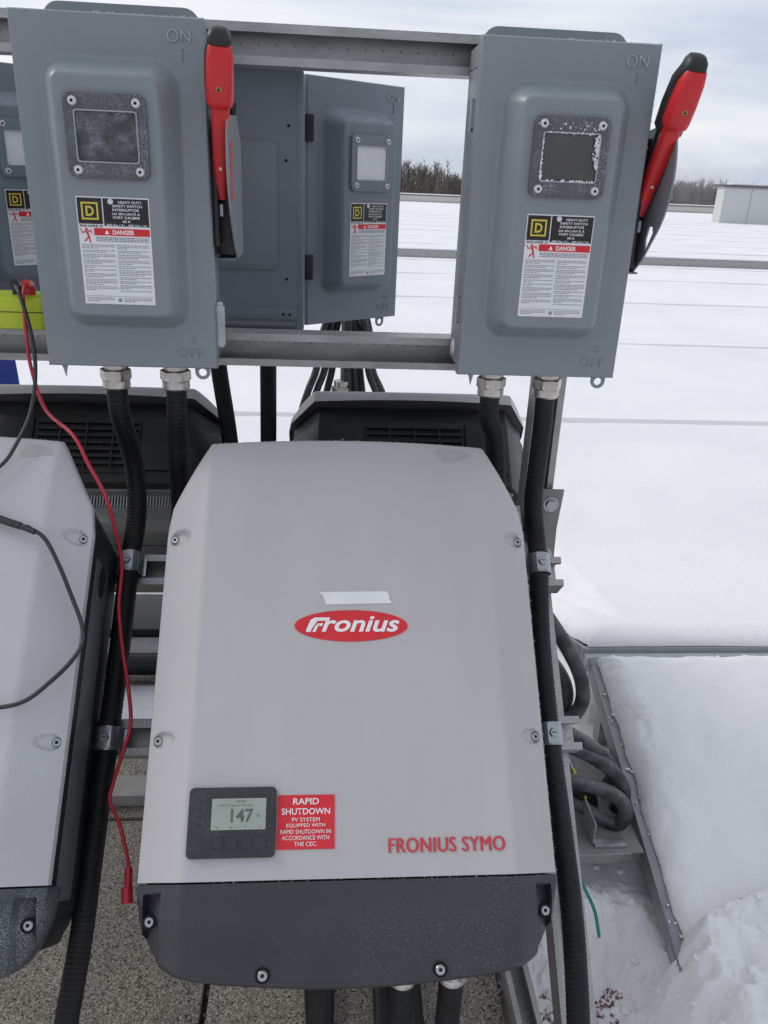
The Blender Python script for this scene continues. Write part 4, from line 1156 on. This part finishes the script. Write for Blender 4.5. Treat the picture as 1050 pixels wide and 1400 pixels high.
def add_face(t):
    w = WF + 0.0004
    # maker's oval
    prism('logo_oval', circle(0.0012, 0.304, 0.0748, 64, 0.0212), 'Z', w - 0.001, w + 0.0004, M_redp, t)
    nm = text_mesh('ronius', M_white, w=0.103, h=None, shear=0.28, bold=0.022)
    co = np.zeros(len(nm.vertices) * 3); nm.vertices.foreach_get('co', co); co = co.reshape(-1, 3)
    hgt = co[:, 1].max() - co[:, 1].min(); co[:, 1] *= 0.0215 / hgt; nm.vertices.foreach_set('co', co.ravel())
    obj('logo_letters', nm, t, (0.0135, 0.3062, w + 0.0008))
    # hooked initial letter
    x0, y0 = -0.0585, 0.2955
    def sh(x, y): return (x0 + x + 0.28 * y, y0 + y, w + 0.0008)
    vv = [sh(0, 0), sh(0.006, 0), sh(0.0065, 0.0045), sh(0.0095, 0.0045), sh(0.0085, 0.0115), sh(0.011, 0.0150), sh(0.026, 0.0150), sh(0.026, 0.0195), sh(0.006, 0.0195), sh(0.0015, 0.0165), sh(-0.0006, 0.004)]
    frommesh('logo_initial', [vv[0], vv[1], vv[2], vv[9], vv[10]] + [vv[2], vv[5], vv[8], vv[9]] + [vv[5], vv[6], vv[7], vv[8]] + [sh(0.0085, 0.0), sh(0.0125, 0.0), sh(0.0135, 0.0075), sh(0.0095, 0.0075)] + [sh(0.0095, 0.0075), sh(0.0135, 0.0075), sh(0.0165, 0.0118), sh(0.0125, 0.0118)] + [sh(0.0125, 0.0078), sh(0.019, 0.0078), sh(0.019, 0.0118), sh(0.0135, 0.0118)],
              [(0, 1, 2, 3, 4), (5, 6, 7, 8), (9, 10, 11, 12), (13, 14, 15, 16), (17, 18, 19, 20), (21, 22, 23, 24)], M_white, t, smooth=False)
    # torn strip of tape
    prism('paper_tape', [(-0.0322, 0.3329), (0.010, 0.3338), (0.056, 0.335), (0.0515, 0.3415), (0.0535, 0.3425), (0.0495, 0.3512), (-0.001, 0.3509), (-0.0405, 0.3500), (-0.0415, 0.3480), (-0.0375, 0.3470)], 'Z', w - 0.0005, w + 0.0006, M_tape, t)
    # display unit
    prism('display_bezel', rrect(-0.1940, -0.0905, 0.0245, 0.1035, 0.006), 'Z', w - 0.004, w + 0.0055, M_bez, t, 0.0022)
    b = w + 0.0057
    prism('display_screen', rrect(-0.1665, -0.1025, 0.0555, 0.0905, 0.001), 'Z', b - 0.001, b + 0.0002, M_lcd, t)
    m2 = M_inkl
    def tx(name, s, u, v, mt, ww=None, hh=None, **kw): return obj(name, text_mesh(s, mt, w=ww, h=hh, **kw), t, (u, v, b + 0.0005))
    tx('display_digits', '147', -0.1305, 0.0712, m2, 0.0265, 0.0150, bold=0.02)
    tx('display_unit', 'W', -0.1115, 0.0705, m2, 0.004, 0.004)
    tx('display_caption', 'NOW', -0.132, 0.0872, m2, 0.011, 0.0028)
    tx('display_caption', 'AC Output Power', -0.1375, 0.0826, m2, 0.040, 0.0030)
    tx('display_caption', '<      v      ^      >', -0.1345, 0.0585, m2, 0.054, 0.0028)
    for i in range(4):
        u = -0.1575 + i * 0.0165
        prism('display_button', rrect(u - 0.0062, u + 0.0062, 0.0345, 0.0470, 0.0012), 'Z', b - 0.001, b + 0.0008, M_bez, t, 0.0005)
        prism('button_rim', rrect(u - 0.0066, u + 0.0066, 0.0341, 0.0474, 0.0014), 'Z', b - 0.001, b + 0.0003, M_black, t, 0, holes=[rrect(u - 0.0056, u + 0.0056, 0.0351, 0.0464, 0.001)[::-1]])
    for i in range(4):
        prism('indicator_lamp', circle(-0.1805, 0.087 - i * 0.0085, 0.0016, 10), 'Z', b - 0.001, b + 0.0003, M_body, t)
    # rapid shutdown sticker
    q = prism('red_sticker', rrect(-0.0895, -0.0205, 0.0325, 0.0935, 0.0006), 'Z', w - 0.0005, w + 0.0004, M_redp, t)
    for i, (s, ww, hh, v) in enumerate((('RAPID', 0.031, 0.0072, 0.0862), ('SHUTDOWN', 0.058, 0.0072, 0.0748), ('PV SYSTEM', 0.033, 0.0047, 0.0655), ('EQUIPPED WITH', 0.046, 0.0047, 0.0588), ('RAPID SHUTDOWN IN', 0.060, 0.0047, 0.0521), ('ACCORDANCE WITH', 0.056, 0.0047, 0.0453), ('THE CEC.', 0.027, 0.0047, 0.0385))):
        obj('sticker_text', text_mesh(s, M_white, w=ww, h=hh, bold=0.012 if i < 2 else 0.0), t, (-0.055, v, w + 0.0008))
    obj('model_name', fat_text('FRONIUS SYMO', M_redt, 0.0007, 3, w=0.1405, h=0.0165, spacing=1.06), t, (0.1145, 0.0345, w + 0.0006))
M_inkl = mat('lcd_ink', (0.09, 0.11, 0.095), 0.4)

RI = (AX, 0, 0)
inv = make_inverter('large light grey inverter in the centre with display and red oval logo', O_, RI, M_cover, M_anth)
add_face(inv)
damp(inv, 0.152, 0.566, 0.024, 0.013, 1.0)
inv2 = make_inverter('frosted light grey inverter cut off by the left picture edge', (XI - 0.611, YI, ZI), RI, M_cover_f, M_anth_f)
damp(inv2, 0.168, 0.562, 0.022, 0.012, 2.3)
RIR = (AX, 0, PI)
def rear_loc(x):
    q = mir(O_); return (x, q.y, q.z)
inv3 = copy_tree(inv, None, skip=('damp_patch', 'logo_oval', 'logo_letters', 'logo_initial', 'paper_tape', 'display_bezel', 'display_screen', 'display_digits', 'display_unit', 'display_caption', 'display_button', 'button_rim', 'indicator_lamp', 'red_sticker', 'sticker_text', 'model_name'))
inv3.location = rear_loc(0.187); inv3.rotation_euler = RIR
inv3['label'] = 'rear inverter showing its black vented top edge above the central inverter'
inv4 = copy_tree(inv3); inv4.location = rear_loc(-0.450)
inv4['label'] = 'rear inverter showing its black vented top edge above the left inverter'
# heat sink fins showing under the left rear inverter's top
t4 = inv4
me = boxes_mesh([(0, 0.0018, 0, 0.012, 0, 0.022)], M_zinc)
for i in range(44):
    obj('cooling_fin', me, t4, (-0.24 + i * 0.0055, 0.553, -0.232))
for i in range(0):
    pass

def fringe(parent, pts, n, mt=M_frost, r0=0.0003, r1=0.0010, seed=1):
    rr_ = random.Random(seed)
    v, f = [], []
    for i in range(n):
        k = rr_.randrange(len(pts) - 1); q = Vector(pts[k]).lerp(Vector(pts[k + 1]), rr_.random())
        r_ = rr_.uniform(r0, r1) * (0.5 + rr_.random())
        q += Vector((rr_.uniform(-1, 1), rr_.uniform(-1, 1), rr_.uniform(-2.5, 1))) * r_
        b0 = len(v)
        for d_ in ((1, 0, -.4), (-.5, .86, -.4), (-.5, -.86, -.4), (0, 0, 1.1)):
            w_ = Vector(d_) * r_ * rr_.uniform(.7, 1.3)
            v.append(q + Matrix.Rotation(rr_.uniform(0, 6), 3, 'Z') @ w_)
        f += [(b0, b0 + 1, b0 + 3), (b0 + 1, b0 + 2, b0 + 3), (b0 + 2, b0, b0 + 3), (b0, b0 + 2, b0 + 1)]
    o = frommesh('rime_fringe', v, f, mt, parent, smooth=False); o['kind'] = 'stuff'
    return o
def cover_edge(u): return (u, float(vtop(np.array(u))), float(wprof(np.array(u))) - 0.026 * max(float(vtop(np.array(u))) - 0.49, 0) ** 2 / 0.105 ** 2 - 0.003)
edge_ = [cover_edge(u) for u in np.linspace(-0.2, 0.249, 40)]
fringe(inv, edge_, 260, seed=3)
fringe(inv, [(0.2552, v_, -0.003) for v_ in np.linspace(0.0, 0.47, 12)], 300, seed=4)
fringe(inv, [(u_, -0.0012, float(wprof(np.array(u_))) - 0.0008) for u_ in np.linspace(-0.2, 0.25, 14)], 90, seed=8)
fringe(inv2, [cover_edge(u) for u in np.linspace(-0.2, 0.249, 40)] + [(0.2552, v_, -0.003) for v_ in np.linspace(0.47, 0.0, 12)], 420, seed=5)
for k_, sw in enumerate([o for o in SC.objects if o.name.startswith('safety_switch')][:2]):
    dd = [c for c in sw.children if c.name.startswith('door')][0]
    fringe(dd, [(x_, 0.004, BH + 0.0003) for x_ in np.linspace(-0.02, GX, 8)], 200, seed=20 + k_)
    fringe(dd, [(GX, 0.004, z_) for z_ in np.linspace(0.32, BH, 8)], 90, seed=30 + k_)

# ------------------------------------------------------------------ glands, conduits, straps
def gland(label, x, y, ztop, k=1.0, big=1.0):
    t = empty('cable_gland', label, 'cable gland', (x, y, ztop), group='nickel cable glands')
    r = 0.0205 * big
    lathe('gland_body', [(r * 0.88, 0.001), (r * 0.88, -0.010), (r * 0.80, -0.0105), (r * 0.80, -0.0125)], M_nickel, t, 36)
    lathe('gland_nut', [(r * 0.95, -0.0126), (r * 1.14, -0.0140), (r * 1.14, -0.0270), (r * 1.02, -0.0285)], M_nickel, t, 48, hexs=(1, 2))
    lathe('gland_collar', [(r * 0.97, -0.0287), (r * 1.0, -0.030), (r * 1.0, -0.0400), (r * 0.92, -0.0425), (r * 0.78, -0.0430)], M_nickel, t, 36)
    return t
GY = 1.235
gland('left nickel gland under the near left switch', -0.3100, GY, ZB)
gland('right nickel gland under the near left switch', -0.2210, GY, ZB)
gland('left nickel gland under the right switch', 0.2660, GY, ZB)
gland('right nickel gland under the right switch, on the long outer conduit', 0.3550, GY, ZB)

RC = 0.0155
def conduit(label, path, r=RC, ribs=0.020, m=M_conduit, name='conduit', pitch_=0.0062, group='black flexible conduits'):
    o = tube(name, path, r, m, None, ribs=ribs, pitch_=pitch_, seg=14)
    tag(o, label, 'conduit', group)
    return o
conduit('long black conduit running down between the two front inverters',
        [(-0.310, GY, ZB - 0.040), (-0.309, GY, ZB - 0.085), (-0.301, 1.262, 1.175), (-0.298, 1.243, 1.096), (-0.303, 1.185, 1.029), (-0.304, 1.093, 0.940), (-0.307, 0.989, 0.839), (-0.311, 0.892, 0.744), (-0.314, 0.807, 0.661), (-0.321, 0.735, 0.591), (-0.33, 0.66, 0.50), (-0.34, 0.60, 0.40)])
conduit('black conduit from the near left switch vanishing behind the central inverter',
        [(-0.221, GY, ZB - 0.040), (-0.2225, GY, ZB - 0.09), (-0.226, 1.245, 1.20), (-0.229, 1.255, 1.12), (-0.232, 1.245, 1.06), (-0.235, 1.20, 1.0)])
conduit('black conduit from the right switch vanishing behind the central inverter',
        [(0.266, GY, ZB - 0.040), (0.268, GY, ZB - 0.08), (0.282, 1.245, 1.235), (0.297, 1.262, 1.15), (0.303, 1.255, 1.07), (0.305, 1.20, 1.0)])
conduit('long black conduit running down the right side of the central inverter',
        [(0.355, GY, ZB - 0.040), (0.356, GY, ZB - 0.09), (0.355, 1.232, 1.20), (0.354, 1.228, 1.13), (0.363, 1.225, 1.075), (0.364, 1.185, 1.029), (0.355, 1.100, 0.947), (0.354, 0.989, 0.838), (0.356, 0.891, 0.753), (0.354, 0.792, 0.678), (0.345, 0.70, 0.602), (0.335, 0.62, 0.52), (0.325, 0.56, 0.42)])
conduit('left black conduit hanging behind the lower strut, between the switches', [(-0.205, 1.60, 1.335), (-0.201, 1.60, 1.25), (-0.186, 1.60, 1.12), (-0.176, 1.58, 1.0), (-0.17, 1.5, 0.9)], 0.0165, 0)
conduit('right black conduit hanging behind the lower strut, between the switches', [(-0.104, 1.60, 1.335), (-0.105, 1.60, 1.25), (-0.107, 1.60, 1.10), (-0.108, 1.57, 1.0), (-0.11, 1.5, 0.9)], 0.0165, 0)

def strap(label, u, v):
    """one-hole conduit strap on a slope rail"""
    c = inc(u, v, -0.192)
    t = empty('conduit_strap', label, 'conduit strap', c, RI, 'zinc conduit straps')
    R1, R2, wd = RC + 0.0012, RC + 0.0032, 0.034
    ou = [(R2 * math.cos(a), RC + 0.003 + R2 * math.sin(a)) for a in np.linspace(-0.35, PI + 0.35, 26)]
    inn = [(R1 * math.cos(a), RC + 0.003 + R1 * math.sin(a)) for a in np.linspace(PI + 0.35, -0.35, 26)]
    me = prism_mesh(ou + inn, 'Y', -wd / 2, wd / 2, M_zinc)
    obj('band', me, t)
    box('clamp_ear', (-0.009, 0.009, -wd / 2 + 0.002, wd / 2 - 0.002, RC * 2 + 0.004, RC * 2 + 0.0075), M_zinc, t, 0.001)
    for x_ in (-0.024, 0.0165): box('clamp_foot', (x_, x_ + 0.0075, -wd / 2, wd / 2, 0.0, 0.004), M_zinc, t, 0.0008)
    lathe('strap_bolt', [(0.0072, 0), (0.0072, 0.004), (0.006, 0.0052)], M_zinc, t, 24, (0, 0, RC * 2 + 0.0077), hexs=(0, 1, 2))
    boxes('bolt_slot', [(-0.0036, 0.0036, -0.0007, 0.0007, RC * 2 + 0.0126, RC * 2 + 0.0132)], M_dark, t)
    return t
strap('upper zinc strap on the conduit between the inverters', -0.3455, 0.464)
strap('lower zinc strap on the conduit between the inverters', -0.3495, 0.190)
strap('upper zinc strap on the outer right conduit', 0.3235, 0.464)
strap('lower zinc strap on the outer right conduit', 0.3135, 0.189)

# conduits leaving the bottom of the central inverter
for (u, lab, gl) in ((-0.040, 'leftmost conduit hanging under the central inverter', False), (0.072, 'middle conduit hanging under the central inverter', True), (0.138, 'rightmost conduit hanging under the central inverter', True)):
    p0 = inc(u, -0.075, -0.085)
    if gl:
        g_ = gland(lab.replace('conduit hanging', 'nickel gland'), p0.x, p0.y, p0.z - 0.030, big=0.95); lathe('gland_neck', [(0.013, 0.0015), (0.013, 0.055)], M_nickel, g_, 20)
    z1 = p0.z - (0.068 if gl else 0.0)
    conduit(lab, [(p0.x, p0.y, z1), (p0.x, p0.y, z1 - 0.06), (p0.x + 0.003, p0.y + 0.02, z1 - 0.2), (p0.x + 0.01, p0.y + 0.10, 0.25), (p0.x + 0.015, p0.y + 0.26, 0.105), (p0.x + 0.02, p0.y + 0.42, 0.0785), (p0.x + 0.02, p0.y + 0.75, 0.0785), (p0.x + 0.02, p0.y + 0.95, 0.0785)], 0.0165, 0.03)

# frosted conduit loops leaving for the panels
conduit('outer frosted conduit loop, uppermost behind the right leg', [(0.40, 1.47, 0.86), (0.47, 1.44, 0.79), (0.538, 1.42, 0.690), (0.567, 1.42, 0.614), (0.560, 1.42, 0.560), (0.52, 1.43, 0.53), (0.44, 1.45, 0.54)], 0.0155, 0.02, M_conduit_f, group='frosted conduit loops')
conduit('inner frosted conduit loop, tucked inside the uppermost loop', [(0.40, 1.50, 0.76), (0.47, 1.47, 0.70), (0.525, 1.45, 0.635), (0.545, 1.45, 0.575), (0.525, 1.45, 0.535), (0.45, 1.47, 0.52)], 0.0145, 0.02, M_conduit_f, group='frosted conduit loops')
conduit('frosted conduit arching to the module frame, upper of the low pair', [(0.40, 1.46, 0.50), (0.50, 1.43, 0.485), (0.585, 1.42, 0.455), (0.655, 1.42, 0.407), (0.70, 1.43, 0.345), (0.715, 1.45, 0.27), (0.70, 1.50, 0.2)], 0.0165, 0.02, M_conduit_f, group='frosted conduit loops')
conduit('frosted conduit arching to the module frame, lower of the low pair', [(0.42, 1.42, 0.40), (0.52, 1.40, 0.398), (0.605, 1.39, 0.385), (0.672, 1.39, 0.350), (0.70, 1.39, 0.305), (0.69, 1.40, 0.262), (0.65, 1.42, 0.265), (0.60, 1.45, 0.285), (0.54, 1.48, 0.29)], 0.0165, 0.02, M_conduit_f, group='frosted conduit loops')

conduit('dark conduit behind the loops, nearest the right leg', [(0.395, 1.52, 0.70), (0.45, 1.50, 0.64), (0.49, 1.49, 0.56), (0.50, 1.49, 0.48), (0.48, 1.50, 0.38), (0.46, 1.52, 0.27)], 0.017, 0.02, M_conduit, group='frosted conduit loops')
conduit('slim dark conduit between the upper loops and the low pair', [(0.40, 1.44, 0.60), (0.48, 1.42, 0.545), (0.56, 1.42, 0.50), (0.635, 1.43, 0.44), (0.685, 1.46, 0.36), (0.70, 1.52, 0.26)], 0.0145, 0.02, M_conduit_f, group='frosted conduit loops')
conduit('dark conduit dipping under the low pair of conduits', [(0.41, 1.46, 0.36), (0.50, 1.45, 0.345), (0.585, 1.45, 0.325), (0.635, 1.46, 0.29), (0.665, 1.50, 0.22)], 0.018, 0.02, M_conduit, group='frosted conduit loops')
# cables round the rear post
t = empty('cable_bundle', 'bundle of black cables hanging round the rear post above the rear inverter', 'cables', (0.07, 1.93, 0))
for i, (x0, x1) in enumerate(((-0.012, -0.05), (0.008, -0.028), (0.026, 0.004), (0.062, 0.066), (0.078, 0.086), (0.092, 0.104), (0.112, 0.150), (0.122, 0.168))):
    xa, xb = x0 - 0.07, x1 - 0.07
    yy = -0.03 + 0.012 * (i % 3)
    tube('cable', [(xa * 0.5, yy + 0.03, 1.335), (xa * 0.8, yy + 0.01, 1.28), (xa, yy, 1.19), ((xa + xb) / 2, yy - 0.01, 1.14), (xb, yy - 0.01, 1.07), (xb * 1.2, yy, 0.9), (xb * 1.3, yy, 0.5)], 0.0085, M_blkcable, t, seg=8)
gland('nickel gland among the cables of the rear bundle', 0.048, 1.895, 1.165, big=1.0)

# ------------------------------------------------------------------ support tray beside the module frame, green wire
t = empty('support_tray', 'galvanised support tray with bolt between leg and module frame', 'bracket', (0.43, 1.33, 0.235))
box('tray_plate', (0, 0.30, 0, 0.36, 0.008, 0.012), M_greybar, t, 0.001)
box('tray_lip', (0, 0.27, -0.004, -0.0005, -0.016, 0.012), M_galv, t, 0.001)
box('upright_fin', (0.186, 0.190, 0.02, 0.36, 0.0125, 0.075), M_galv, t, 0.001)
box('yellow_edge', (0.1855, 0.1905, 0.10, 0.20, 0.0755, 0.079), M_yellow, t)
box('cross_tab', (0.191, 0.262, 0.012, 0.034, 0.0125, 0.020), M_galv, t, 0.001)
lathe('bolt', [(0.011, 0), (0.011, 0.002), (0.008, 0.0022), (0.008, 0.010), (0.005, 0.0105), (0.005, 0.016)], M_zinc, t, 24, (0.150, 0.04, 0.0125), hexs=(2, 3))
for b_ in ((0.02, 0.05, 0.05, 0.08, -0.235, 0.0075), (0.22, 0.25, 0.25, 0.28, -0.235, 0.0075)): box('tray_leg', b_, M_galv, t)
o = tube('green_wire', [(0.52, 1.36, 0.30), (0.555, 1.30, 0.255), (0.570, 1.245, 0.235), (0.582, 1.205, 0.215), (0.59, 1.18, 0.17)], 0.0038, M_green, None, seg=8)
tag(o, 'short green wire sticking out of the snow beside the right conduit', 'wire')

# ------------------------------------------------------------------ multimeter and test leads
t = empty('multimeter', 'lime yellow multimeter lying on the lower strut at left edge', 'multimeter', (-0.50, 1.268, LOWZ + SW / 2 + 0.001))
prism('case', rrect(-0.10, 0.092, -0.012, 0.060, 0.014), 'Z', 0.0, 0.048, M_lime, t, 0.008)
prism('case_seam', rrect(-0.1005, 0.0925, -0.0125, 0.0605, 0.0142), 'Z', 0.026, 0.0272, M_black, t)
prism('top_panel', rrect(-0.085, 0.080, -0.002, 0.050, 0.008), 'Z', 0.0475, 0.0495, M_lime, t, 0.001)
prism('display_window', rrect(-0.085, -0.02, 0.006, 0.042, 0.003), 'Z', 0.0494, 0.0503, M_lcd, t)
lathe('black_plug', [(0.0075, 0), (0.0075, 0.010), (0.006, 0.013)], M_black, t, 14, (0.045, 0.012, 0.0495))
lathe('red_plug', [(0.0075, 0), (0.0075, 0.010), (0.006, 0.013)], M_red, t, 14, (0.064, 0.012, 0.0495))
zt = LOWZ + SW / 2 + 0.001 + 0.060
def lead(name, label, path, m, r, parts=()):
    t = empty(name, label, 'test lead', (0, 0, 0))
    tube('wire', path, r, m, t, seg=10, step=0.006)
    for (nm, pth, rr, mm) in parts:
        tube(nm, pth, rr, mm, t, seg=12)
    return t
pr = [(-0.436, 1.280, zt), (-0.436, 1.268, zt + 0.006), (-0.434, 1.242, zt - 0.006), (-0.431, 1.226, 1.388), (-0.427, 1.215, 1.341), (-0.405, 1.190, 1.282), (-0.350, 1.128, 1.262), (-0.325, 1.100, 1.229), (-0.303, 1.086, 1.189), (-0.294, 1.088, 1.137), (-0.289, 1.088, 1.079), (-0.289, 1.051, 1.028), (-0.277, 1.005, 0.983), (-0.263, 0.964, 0.943), (-0.254, 0.924, 0.918), (-0.263, 0.905, 0.885), (-0.276, 0.893, 0.845), (-0.278, 0.876, 0.829), (-0.263, 0.856, 0.810), (-0.250, 0.830, 0.784), (-0.244, 0.815, 0.770)]
lead('red_test_lead', 'long red test lead dangling from the meter between the inverters', pr, M_leadr, 0.0027,
     [('probe_boot', [(-0.245, 0.817, 0.772), (-0.243, 0.800, 0.757), (-0.243, 0.793, 0.749)], 0.0048, M_leadr), ('probe_tip', [(-0.2445, 0.799, 0.757), (-0.2425, 0.786, 0.742)], 0.0072, M_leadr), ('meter_plug', [(-0.436, 1.280, zt - 0.008), (-0.436, 1.279, zt + 0.004), (-0.435, 1.262, zt + 0.007)], 0.0068, M_red)])
lead('black_test_lead', 'black test lead from the meter ending in a probe looped on the left inverter',
     [(-0.455, 1.280, zt), (-0.454, 1.268, zt + 0.006), (-0.438, 1.240, zt - 0.006), (-0.424, 1.222, 1.398), (-0.416, 1.205, 1.355), (-0.413, 1.180, 1.317), (-0.416, 1.150, 1.280), (-0.425, 1.112, 1.252), (-0.437, 1.085, 1.232), (-0.471, 1.062, 1.214), (-0.54, 1.040, 1.192), tuple(inc(-0.66, 0.40, 0.040)), tuple(inc(-0.70, 0.30, 0.040)), tuple(inc(-0.66, 0.20, 0.040)), tuple(inc(-0.58, 0.155, 0.040)), (-0.5, 0.835, 0.998), (-0.43, 0.843, 1.006), (-0.386, 0.843, 1.006), (-0.356, 0.848, 1.012), (-0.334, 0.866, 1.023), (-0.315, 0.897, 1.033), (-0.305, 0.922, 1.046), (-0.3085, 0.941, 1.064), (-0.323, 0.959, 1.096), (-0.340, 0.976, 1.133), (-0.363, 1.001, 1.160), (-0.388, 1.012, 1.172)], M_leadb, 0.0028,
     [('meter_plug', [(-0.455, 1.280, zt - 0.008), (-0.455, 1.279, zt + 0.004), (-0.452, 1.262, zt + 0.007)], 0.0068, M_black),
      ('probe_handle', [(-0.50, 1.050, 1.205), (-0.465, 1.035, 1.190), (-0.424, 1.021, 1.178), (-0.396, 1.0135, 1.1715)], 0.0052, M_leadb), ('strain_relief', [(-0.396, 1.0135, 1.1715), (-0.376, 1.007, 1.166)], 0.0042, M_leadb),
      ('probe_tip', [(-0.555, 1.068, 1.222), (-0.50, 1.050, 1.205)], 0.0012, M_zinc)])

# ------------------------------------------------------------------ blue thing behind the rack at the left edge
v, f = [], []
nu, nv = 40, 14
for j in range(nv + 1):
    z = 1.14 * j / nv
    for i in range(nu):
        a = 2 * PI * i / nu
        r = 0.21 * (1 + 0.05 * math.sin(a * 7 + z * 2) + 0.03 * math.sin(a * 13 - z * 5)) * (1.0 + 0.10 * (1 - z / 1.14))
        if j == nv: r *= 0.55
        v.append((r * math.cos(a) * 1.1, r * math.sin(a) * 0.8, z))
for j in range(nv):
    for i in range(nu):
        i2 = (i + 1) % nu
        f.append((j * nu + i, j * nu + i2, (j + 1) * nu + i2, (j + 1) * nu + i))
f.append(tuple(nv * nu + i for i in range(nu)))
o = frommesh('blue_bundle', v, f, M_blue, None, loc=(-1.215, 2.62, 0.0))
tag(o, 'deep blue draped bundle behind the lower strut at the left edge', 'bundle')

# ------------------------------------------------------------------ drifting steam in front of the woods
def steam():
    m = bpy.data.materials.new('steam'); m.use_nodes = True
    t = m.node_tree; t.nodes.clear()
    n = t.nodes.new; l = t.links.new
    o = n('ShaderNodeOutputMaterial'); p = n('ShaderNodeVolumePrincipled'); p.inputs['Color'].default_value = (0.95, 0.95, 0.97, 1)
    c = n('ShaderNodeTexCoord'); z = n('ShaderNodeTexNoise'); z.inputs['Scale'].default_value = 2.2; z.inputs['Detail'].default_value = 3
    g = n('ShaderNodeVectorMath'); g.operation = 'LENGTH'
    l(c.outputs['Object'], z.inputs['Vector']); l(c.outputs['Object'], g.inputs[0])
    r = n('ShaderNodeMapRange'); r.inputs[1].default_value = 1.0; r.inputs[2].default_value = 0.2; r.inputs[3].default_value = 0; r.inputs[4].default_value = 1
    l(g.outputs['Value'], r.inputs[0])
    q = n('ShaderNodeMapRange'); q.inputs[1].default_value = 0.42; q.inputs[2].default_value = 0.7; q.inputs[4].default_value = 0.2
    l(z.outputs[0], q.inputs[0])
    mm = n('ShaderNodeMath'); mm.operation = 'MULTIPLY'; l(r.outputs[0], mm.inputs[0]); l(q.outputs[0], mm.inputs[1])
    l(mm.outputs[0], p.inputs['Density']); l(p.outputs[0], o.inputs['Volume'])
    return m
M_steam = steam()
bm = bmesh.new(); bmesh.ops.create_icosphere(bm, subdivisions=3, radius=1.0)
me = bpy.data.meshes.new('steam'); bm.to_mesh(me); bm.free(); me.materials.append(M_steam)
o = obj('steam', me, None, (49, 110, 2.2)); o.scale = (9, 4, 4.5); o.rotation_euler = (0, 0.35, 0)
tag(o, 'white wisp of steam drifting in front of the far woods', 'steam', kind='stuff')
